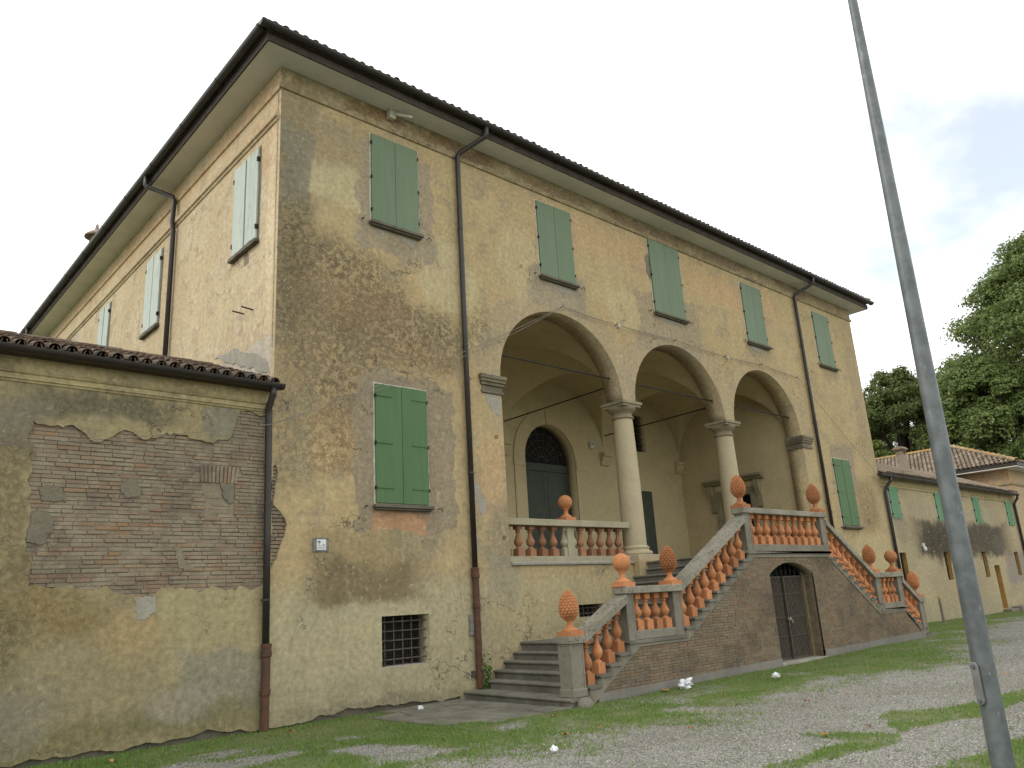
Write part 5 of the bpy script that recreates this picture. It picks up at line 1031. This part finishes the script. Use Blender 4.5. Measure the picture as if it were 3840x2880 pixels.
# wires along the facade
MT['wire'] = simple('grey_wire', (0.20, 0.185, 0.15), 0.7, var=0.2)
cb_ = thing('overhead_wire', 'thin grey wires strung from the corner pipe up over the arches', 'wire', (7.3, -0.05, 8.47))
def sag(a, b, d, n=14): a, b = Vector(a), Vector(b); return [tuple(a.lerp(b, t) - Vector((0, 0, d * 4 * t * (1 - t)))) for t in np.linspace(0, 1, n)]
HKS = [(7.277, -0.07, 8.47), (9.245, -0.07, 8.40), (11.748, -0.07, 8.45), (14.174, -0.07, 8.39), (16.178, -0.07, 8.46), (18.416, -0.07, 8.38)]
runs = [((-0.12, -0.2, 4.73), HKS[0], 0.12), ((-0.12, -0.2, 4.73), (7.277, -0.08, 8.46), 0.22)] + [(HKS[i], HKS[i + 1], 0.015) for i in range(5)] + [(HKS[i], HKS[i + 1], 0.035) for i in range(5)] + [(HKS[5], (23.0, -0.08, 5.55), 0.05), ((-4.4, -0.12, 4.0), (-0.12, -0.2, 4.72), 0.06)]
for a, b, d in runs: link('wire', B().tube(sag(a, b, d), 0.006, 5).mesh('wire'), MT['wire'], cb_)
for x, y, z in HKS: link('wire_hook', B().tube([(x, 0.0, z), (x, -0.08, z), (x + 0.005, -0.085, z + 0.05)], 0.011, 6).mesh('wire_hook'), MT['iron'], cb_)
for x, z in ((9.35, 8.39), (14.3, 8.38)): link('insulator', B().box(x - 0.03, x + 0.03, -0.08, 0, z - 0.04, z + 0.03).mesh('insulator'), MT['plastic'], cb_)
for x, z in ((1.85, 4.46), (3.02, 2.86)): link('nail_hole', B().lathe([(0.014, 0), (0.014, 0.002)], (0, 0, 0), 8).mesh('nail_hole'), MT['void'], villa, (x, -0.0015, z), (PI / 2, 0, 0))
for (x, z) in ((4.98, 5.05), (5.05, 2.95)): link('iron_ring', B().tube([(x + 0.03 * math.cos(t), -0.02, z + 0.035 * math.sin(t)) for t in np.linspace(0, 2 * PI, 14)], 0.006, 5).mesh('iron_ring'), MT['iron'], villa)
# flaked spots with their own outline
for i, (poly, mt) in enumerate(((((4.72, 5.98), (5.1, 5.95), (5.18, 5.72), (5.12, 5.5), (4.95, 5.6), (4.78, 5.8)), 'cement_l'), (((4.32, 4.0), (4.42, 4.05), (4.5, 3.85), (4.62, 3.7), (4.6, 3.45), (4.48, 3.4), (4.4, 3.6)), 'cement_l'), (((4.28, 3.0), (4.36, 2.95), (4.37, 2.7), (4.3, 2.62)), 'cement_l'),
                              (((6.75, 9.04), (7.7, 9.03), (7.75, 8.9), (7.3, 8.88), (7.0, 8.97)), 'cement_l'), (((2.05, 9.03), (2.3, 9.03), (2.25, 8.9)), 'cement_l'), (((2.7, 9.02), (3.05, 9.03), (2.95, 8.83), (2.75, 8.9)), 'cement_l'), (((11.15, 10.45), (11.0, 10.9), (10.85, 10.8), (10.85, 10.3), (11.0, 10.1)), 'repair'), (((11.1, 9.05), (12.3, 9.04), (12.2, 8.97), (11.3, 8.98)), 'cement_l'), (((15.8, 9.05), (16.5, 9.04), (16.3, 8.9), (15.9, 8.96)), 'cement_l'))):
    link('flaked_plaster', plate('flaked_plaster', jag(list(poly), 0.05, 0.014, i * 3.3 + 1, 8), [], -0.004 - 0.0007 * i, 0.01), MT[mt], villa)
# ------------------------------------------------------------------ lamp post
def galv():
    m = M('galvanised_steel', rough=0.5, spec=0.5, metal=0.35); a = m.noise(9, 6, 0.6); b = m.noise(1.0, 7, 0.75, vec=m.scaled((30, 30, 7)))
    col = m.mix(m.rng(a, 0.35, 0.65), (0.088, 0.10, 0.102), (0.135, 0.15, 0.152)); col = m.mix(m.rng(b, 0.60, 0.70, 0.0, 0.7), col, (0.36, 0.375, 0.375)); m.color(col); m.normal(m.bump(a, 0.1, 0.003)); return m.mat
MT['galv'] = galv()
LX, LY = -0.0405, -10.25
lp = thing('lamp_post', 'tall tapering galvanised steel lamp post standing in the gravel', 'lamp post', (LX, LY, 0))
prof = [(0.069, -0.2), (0.067, 0.5), (0.0625, 1.6), (0.0575, 2.9), (0.046, 4.6), (0.0345, 6.1), (0.030, 8.0), (0.03, 8.02)]
lean = Vector((0.004, -0.010, 0))
sh = B().lathe(prof, (0, 0, 0), 32); sh.v = [(x + LX + lean.x * z, y + LY + lean.y * z, z) for x, y, z in sh.v]; link('shaft', smooth_by_angle(sh.mesh('shaft')), MT['galv'], lp)
az = math.atan2(-12.21 - LY - 0.9, -5.717 - LX)      # cover faces towards the house side
dv = Vector((math.cos(az + 0.95 - PI / 2 - 0.15), math.sin(az + 0.95 - PI / 2 - 0.15), 0)); tv = Vector((-dv.y, dv.x, 0))
cc = Vector((LX, LY, 0.97)) + dv * 0.062
pts = [(0.026 * math.cos(t), 0.10 + 0.026 * math.sin(t)) for t in np.linspace(0, PI, 9)] + [(0.026 * math.cos(t), -0.10 + 0.026 * math.sin(t)) for t in np.linspace(PI, 2 * PI, 9)]
v = [tuple(cc + tv * a + Vector((0, 0, b)) + dv * d) for d in (0, 0.016) for a, b in pts]; n = len(pts)
link('cover_plate', bev(mesh('cover_plate', v, [tuple(range(n - 1, -1, -1)), tuple(range(n, 2 * n))] + [(i, (i + 1) % n, n + (i + 1) % n, n + i) for i in range(n)]), 0.003), simple('cover_alloy', (0.20, 0.20, 0.195), 0.55, 0.3), lp)
for s in (-1, 1): p = cc + Vector((0, 0, 0.1 * s)); link('bolt', B().tube([p + dv * 0.014, p + dv * 0.03], 0.012, 8).mesh('bolt'), MT['ink'], lp)
mk = thing('marker_post', 'thin grey marker post with a yellow top beside the low wing', 'post', (25.6, -0.45, 0.12)); link('post', B().tube([(25.6, -0.45, 0.0), (25.6, -0.45, 0.95)], 0.045, 10).mesh('post'), MT['stone'], mk); link('cap', B().tube([(25.6, -0.45, 0.95), (25.6, -0.45, 1.03)], 0.05, 10).mesh('cap'), simple('yellow_cap', (0.45, 0.33, 0.06), 0.6), mk)
# ------------------------------------------------------------------ litter, leaves, ivy
MT['litter'] = simple('crumpled_white', (0.72, 0.72, 0.74), 0.6, var=0.12, scale=20)
def crumple(r, s):
    bm = bmesh.new(); bmesh.ops.create_icosphere(bm, subdivisions=3, radius=1)
    for v_ in bm.verts:
        n_ = mnoise.fractal(v_.co * 1.7 + Vector((s, s, s)), 1, 2, 4); v_.co *= r * (0.85 + 0.75 * n_); v_.co.z *= 0.62
    me = bpy.data.meshes.new('crumpled_paper'); bm.to_mesh(me); bm.free(); return me
for x, y, z, r, s, lb in ((6.32, -3.2, 0.09, 0.13, 1.0, 'crumpled white paper lying in the grass against the stair brick wall'), (7.78, -4.1, 0.085, 0.075, 5.0, 'small crumpled white scrap in the grass out from the gate'), (2.45, -0.62, 0.055, 0.05, 9.0, 'tiny white scrap on the paving below the cellar window'), (0.96, -5.3, 0.03, 0.045, 13.0, 'tiny white scrap on open gravel')):
    tag(link('crumpled_paper', crumple(r, s), MT['litter'], None, (x, y, z + float(gz(np.array(x), 0)))), lb, 'litter', 'white litter')
tag(link('cardboard_scrap', bev(B().box(-0.09, 0.09, -0.05, 0.05, 0, 0.03).mesh('cardboard_scrap'), 0.008), simple('brown_card', (0.28, 0.17, 0.07), 0.9), None, (5.85, -3.1, 0.04), (0.1, 0.05, 0.4)), 'flat brown scrap in the grass beside the crumpled paper', 'litter')
LV = []
for s in range(3):
    rr = random.Random(s); a = [(0.055 * math.cos(t) * (1 + 0.3 * math.cos(5 * t)) * rr.uniform(0.9, 1.1), 0.045 * math.sin(t) * (1 + 0.3 * math.cos(5 * t)), 0.018 * math.sin(3 * t + s)) for t in np.linspace(0, 2 * PI, 16)[:-1]]
    LV.append(mesh('fallen_leaf', [(0, 0, 0.004)] + a, [(0, i + 1, (i + 1) % 15 + 1) for i in range(15)]))
mlv = M('dry_leaf', 0.85); mlv.color(mlv.mix(mlv.n('ShaderNodeObjectInfo').outputs['Random'], (0.40, 0.23, 0.07), (0.22, 0.085, 0.03)))
lc = 0; lr = random.Random(5)
while lc < 26:
    x = lr.uniform(-3, 14); y = lr.uniform(-8.8, -0.3)
    if y > -3.1 and x > 1.4: continue
    o = link('fallen_leaf', LV[lc % 3], mlv.mat, None, (x, y, float(gz(np.array(x), 0)) + 0.03), (lr.uniform(-0.3, 0.3), lr.uniform(-0.3, 0.3), lr.random() * 6)); o.scale = (lr.uniform(0.4, 0.8),) * 3
    on = grassmask(np.array([x]), np.array([y]))[0] > 0.5; tag(o, 'dry brown fallen leaf lying in the turf' if on else 'dry brown fallen leaf lying on bare gravel', 'leaf', 'leaves fallen in the turf' if on else 'leaves fallen on the gravel'); lc += 1
def leafmat(name, a, b, y=(0.14, 0.16, 0.04)):
    m = M(name, rough=0.6, spec=0.25); r = m.geo.outputs['Random Per Island']; c = m.mix(r, a, b); c = m.mix(m.rng(m.noise(0.5, 4, 0.6), 0.5, 0.72, 0, 0.6), c, y); m.color(c)
    tr = m.n('ShaderNodeBsdfTranslucent'); m.put(tr.inputs[0], m.mix(0.5, c, y)); mx_ = m.n('ShaderNodeMixShader'); mx_.inputs[0].default_value = 0.38
    m.t.links.new(m.b.outputs[0], mx_.inputs[1]); m.t.links.new(tr.outputs[0], mx_.inputs[2]); m.t.links.new(mx_.outputs[0], m.out.inputs[0]); return m.mat
def quads(name, C, N, S, asp=0.6):
    """leaf quads: centres C, normals N, sizes S"""
    n = len(C); N = N / np.linalg.norm(N, axis=1, keepdims=True); R_ = rng.normal(size=(n, 3)); U = np.cross(N, R_); U /= np.linalg.norm(U, axis=1, keepdims=True) + 1e-9; V_ = np.cross(N, U)
    S = S[:, None]; P = np.stack([C - U * S, C + V_ * S * asp + N * S * 0.15, C + U * S, C - V_ * S * asp + N * S * 0.15], 1).reshape(-1, 3)
    me = bpy.data.meshes.new(name); me.vertices.add(4 * n); me.vertices.foreach_set('co', P.astype('f').ravel()); me.loops.add(4 * n); me.loops.foreach_set('vertex_index', np.arange(4 * n, dtype=np.int32))
    me.polygons.add(n); me.polygons.foreach_set('loop_start', np.arange(0, 4 * n, 4, dtype=np.int32)); me.update(calc_edges=True); return me
iv = thing('ivy', 'small ivy plant climbing between the brown downpipe and the bottom steps', 'plant', (4.33, -0.12, 0.1))
n = 170; C = np.stack([4.30 + rng.normal(0, 0.07, n), -0.12 - np.abs(rng.normal(0, 0.05, n)), 0.12 + np.abs(rng.normal(0, 0.25, n))], 1); C[:, 0] += (0.4 - C[:, 2]) * 0.12
link('leaves', quads('leaves', C, rng.normal(size=(n, 3)) + np.array([-0.3, -1, 0.4]), rng.uniform(0.02, 0.038, n), 0.8), leafmat('ivy_leaf', (0.045, 0.10, 0.02), (0.13, 0.21, 0.04)), iv)
link('stem', B().tube([(4.32, -0.1, 0.0), (4.30, -0.06, 0.3), (4.29, -0.05, 0.75)], 0.008, 5).mesh('stem'), MT['wood_dark'], iv)
# ------------------------------------------------------------------ TREES beyond the right wing
MT['bark'] = stone('bark', (0.075, 0.058, 0.042), (0.05, 0.04, 0.03), (0.03, 0.025, 0.02), 1.0)
LM = [leafmat('leaf_dark', (0.07, 0.10, 0.028), (0.155, 0.19, 0.06), (0.19, 0.215, 0.075)), leafmat('leaf_mid', (0.085, 0.13, 0.036), (0.185, 0.24, 0.075), (0.23, 0.27, 0.095)), leafmat('leaf_light', (0.075, 0.13, 0.028), (0.16, 0.22, 0.05), (0.22, 0.26, 0.06))]
def tree(az_, dist, H, rad_, zlow, nclump, nleaf, lm, label, leaf=0.2, gap=0.0, seed=0, taper=0.35):
    r = np.random.default_rng(seed); x = -5.717 + dist * math.sin(math.radians(az_)); y = -12.21 + dist * math.cos(math.radians(az_)); z0 = 0.1
    t = thing('tree', label, 'tree', (x, y, z0), 'trees behind the low wing')
    cl = []; hc = H - zlow
    while len(cl) < nclump:
        u = r.random() ** 0.85; a = r.random() * 2 * PI; env = (math.sin(PI * min(0.98, 0.12 + 0.88 * u)) ** 0.6) * (1 - taper * u); q = rad_ * env * (0.12 + 0.88 * r.random() ** 0.5)
        cr_ = rad_ * r.uniform(0.10, 0.20) * (1 - 0.40 * u); cl.append((x + q * math.cos(a), y + q * math.sin(a), zlow + hc * u - cr_ * 0.6 * u, cr_))
    cl = np.array(cl); w = cl[:, 3] ** 2; k = r.choice(len(cl), nleaf, p=w / w.sum())
    D = r.normal(size=(nleaf, 3)); D /= np.linalg.norm(D, axis=1, keepdims=True); D[:, 2] = np.where(D[:, 2] < -0.35, -D[:, 2], D[:, 2])
    rr = cl[k, 3] * (0.55 + 0.55 * r.random(nleaf) ** 0.6) * (1 + 0.25 * np.sin(D[:, 0] * 7 + k)); C = cl[k, :3] + D * rr[:, None] * np.array([1, 1, 0.8])
    link('crown', quads('crown', C, D + r.normal(size=(nleaf, 3)) * 0.55 + np.array([0, 0, 0.5]), r.uniform(0.6, 1.25, nleaf) * leaf), LM[lm], t)
    b = B().tube([(x, y, z0 - 0.3), (x + 0.15, y, H * 0.25), (x - 0.1, y + 0.1, H * 0.55), (x + 0.1, y, H * 0.9)], [rad_ * 0.07, rad_ * 0.055, rad_ * 0.035, 0.04], 10)
    for i in range(16):
        c = cl[r.integers(len(cl))]; s_ = max(zlow * 0.6, c[2] - rad_ * 0.6); m_ = Vector((x, y, s_)).lerp(Vector(c[:3]), 0.5) + Vector((0, 0, 0.4)); b.tube([(x, y, s_), m_, tuple(c[:3])], [rad_ * 0.028, rad_ * 0.018, 0.03], 6)
    link('trunk', b.mesh('trunk', True), MT['bark'], t)
tree(69.0, 74, 19.6, 8.6, 1.0, 230, 150000, 0, 'dark broad-leaved tree with sky showing through, behind the chimney', 0.125, seed=1, taper=0.3)
tree(66.2, 80, 18.5, 5.5, 2.0, 90, 50000, 0, 'dark tree just clear of the villa corner', 0.135, seed=2)
tree(71.9, 86, 20.0, 7.2, 1.0, 170, 110000, 0, 'dark tree standing behind the lamp post', 0.14, seed=3)
tree(73.1, 98, 25.0, 6.5, 2.0, 150, 90000, 1, 'tall airy pale tree rising between the dark trees', 0.13, seed=4)
tree(78.7, 72, 27.5, 12.6, 0.5, 440, 320000, 1, 'very large dense bright green tree towering over the hipped house', 0.135, seed=5, taper=0.38)
tree(74.4, 66, 17.2, 6.6, 0.5, 180, 120000, 1, 'lower rounded green tree in front of the large tree', 0.125, seed=6)
tree(69.6, 97, 22.5, 9.0, 1.0, 200, 110000, 0, 'dark leafy tree filling the gap behind the tree by the chimney', 0.16, seed=8, taper=0.2)
tree(67.3, 60, 11.2, 2.6, 3.0, 40, 20000, 2, 'small yellow-green tree beside the villa corner above the tiles', 0.11, seed=7)
# ------------------------------------------------------------------ turf blades and loose pebbles
def scatter(n, dens):
    x = rng.uniform(-7, 34, n * 6); y = rng.uniform(-11.5, -0.03, n * 6); d = np.hypot(x + 5.7, y + 12.2); g = dens(x, y)
    ok = (rng.random(len(x)) < g * np.clip(9 / d, 0.12, 1) ** 1.3) & ~((x > 3.66) & (x < 18.1) & (y > -2.93)) & ~inpoly(x, y, ppoly)
    return x[ok][:n], y[ok][:n]
def zat(x, y): return gz(x, y) + (vnoise(x + 90, y + 90, 0.7, 21) - 0.5) * 0.045 - 0.006
gx_, gy_ = scatter(260000, lambda x, y: np.clip(grassmask(x, y) * 1.2 - 0.2, 0.02, 1) * np.clip(vnoise(x + 30, y + 30, 1.7, 5) * 2.2 - 0.35, 0.15, 1))
n = len(gx_); h = rng.uniform(0.016, 0.048, n) * (0.7 + 0.8 * vnoise(gx_ + 30, gy_ + 30, 0.8, 6)); a = rng.random(n) * 2 * PI; wd = rng.uniform(0.004, 0.010, n); z = zat(gx_, gy_)
lx, ly = rng.normal(0, 0.6, n) * h, rng.normal(0, 0.6, n) * h
P = np.stack([np.stack([gx_ - np.cos(a) * wd, gy_ - np.sin(a) * wd, z], 1), np.stack([gx_ + np.cos(a) * wd, gy_ + np.sin(a) * wd, z], 1), np.stack([gx_ + lx, gy_ + ly, z + h], 1)], 1).reshape(-1, 3)
me = bpy.data.meshes.new('grass'); me.vertices.add(3 * n); me.vertices.foreach_set('co', P.astype('f').ravel()); me.loops.add(3 * n); me.loops.foreach_set('vertex_index', np.arange(3 * n, dtype=np.int32)); me.polygons.add(n); me.polygons.foreach_set('loop_start', np.arange(0, 3 * n, 3, dtype=np.int32)); me.update(calc_edges=True)
g = kind(link('grass', me, leafmat('turf_blade', (0.085, 0.17, 0.030), (0.19, 0.30, 0.068), (0.28, 0.28, 0.11))), 'stuff'); g['label'] = 'short patchy turf growing through the gravel'
sx, sy = scatter(26000, lambda x, y: np.clip(1 - grassmask(x, y) * 1.1, 0.02, 1)); n = len(sx); r_ = rng.uniform(0.004, 0.012, n) * (1 + (rng.random(n) > 0.97) * 0.9); z = zat(sx, sy)
base_ = np.array([(1, 0, 0), (0, 1, 0), (-1, 0, 0), (0, -1, 0), (0, 0, 0.75)]); ang = rng.random(n) * 6.28; ca, sa_ = np.cos(ang), np.sin(ang)
bx = base_[None, :, 0] * (0.7 + 0.6 * rng.random((n, 5))); by = base_[None, :, 1] * (0.7 + 0.6 * rng.random((n, 5)))
P = np.stack([sx[:, None] + r_[:, None] * (ca[:, None] * bx - sa_[:, None] * by), sy[:, None] + r_[:, None] * (sa_[:, None] * bx + ca[:, None] * by), z[:, None] + r_[:, None] * (base_[None, :, 2] * (0.7 + 0.6 * rng.random((n, 5))))], 2).reshape(-1, 3)
F = (np.array([(0, 1, 4), (1, 2, 4), (2, 3, 4), (3, 0, 4)])[None] + 5 * np.arange(n)[:, None, None]).reshape(-1, 3)
me = bpy.data.meshes.new('pebbles'); me.vertices.add(5 * n); me.vertices.foreach_set('co', P.astype('f').ravel()); me.loops.add(12 * n); me.loops.foreach_set('vertex_index', F.astype(np.int32).ravel()); me.polygons.add(4 * n); me.polygons.foreach_set('loop_start', np.arange(0, 12 * n, 3, dtype=np.int32)); me.update(calc_edges=True)
pm = M('pebble', 0.9); pm.color(pm.mix(pm.geo.outputs['Random Per Island'], (0.12, 0.11, 0.10), (0.44, 0.42, 0.38)))
kind(link('pebbles', me, pm.mat), 'stuff')['label'] = 'loose pale gravel pebbles on the forecourt'
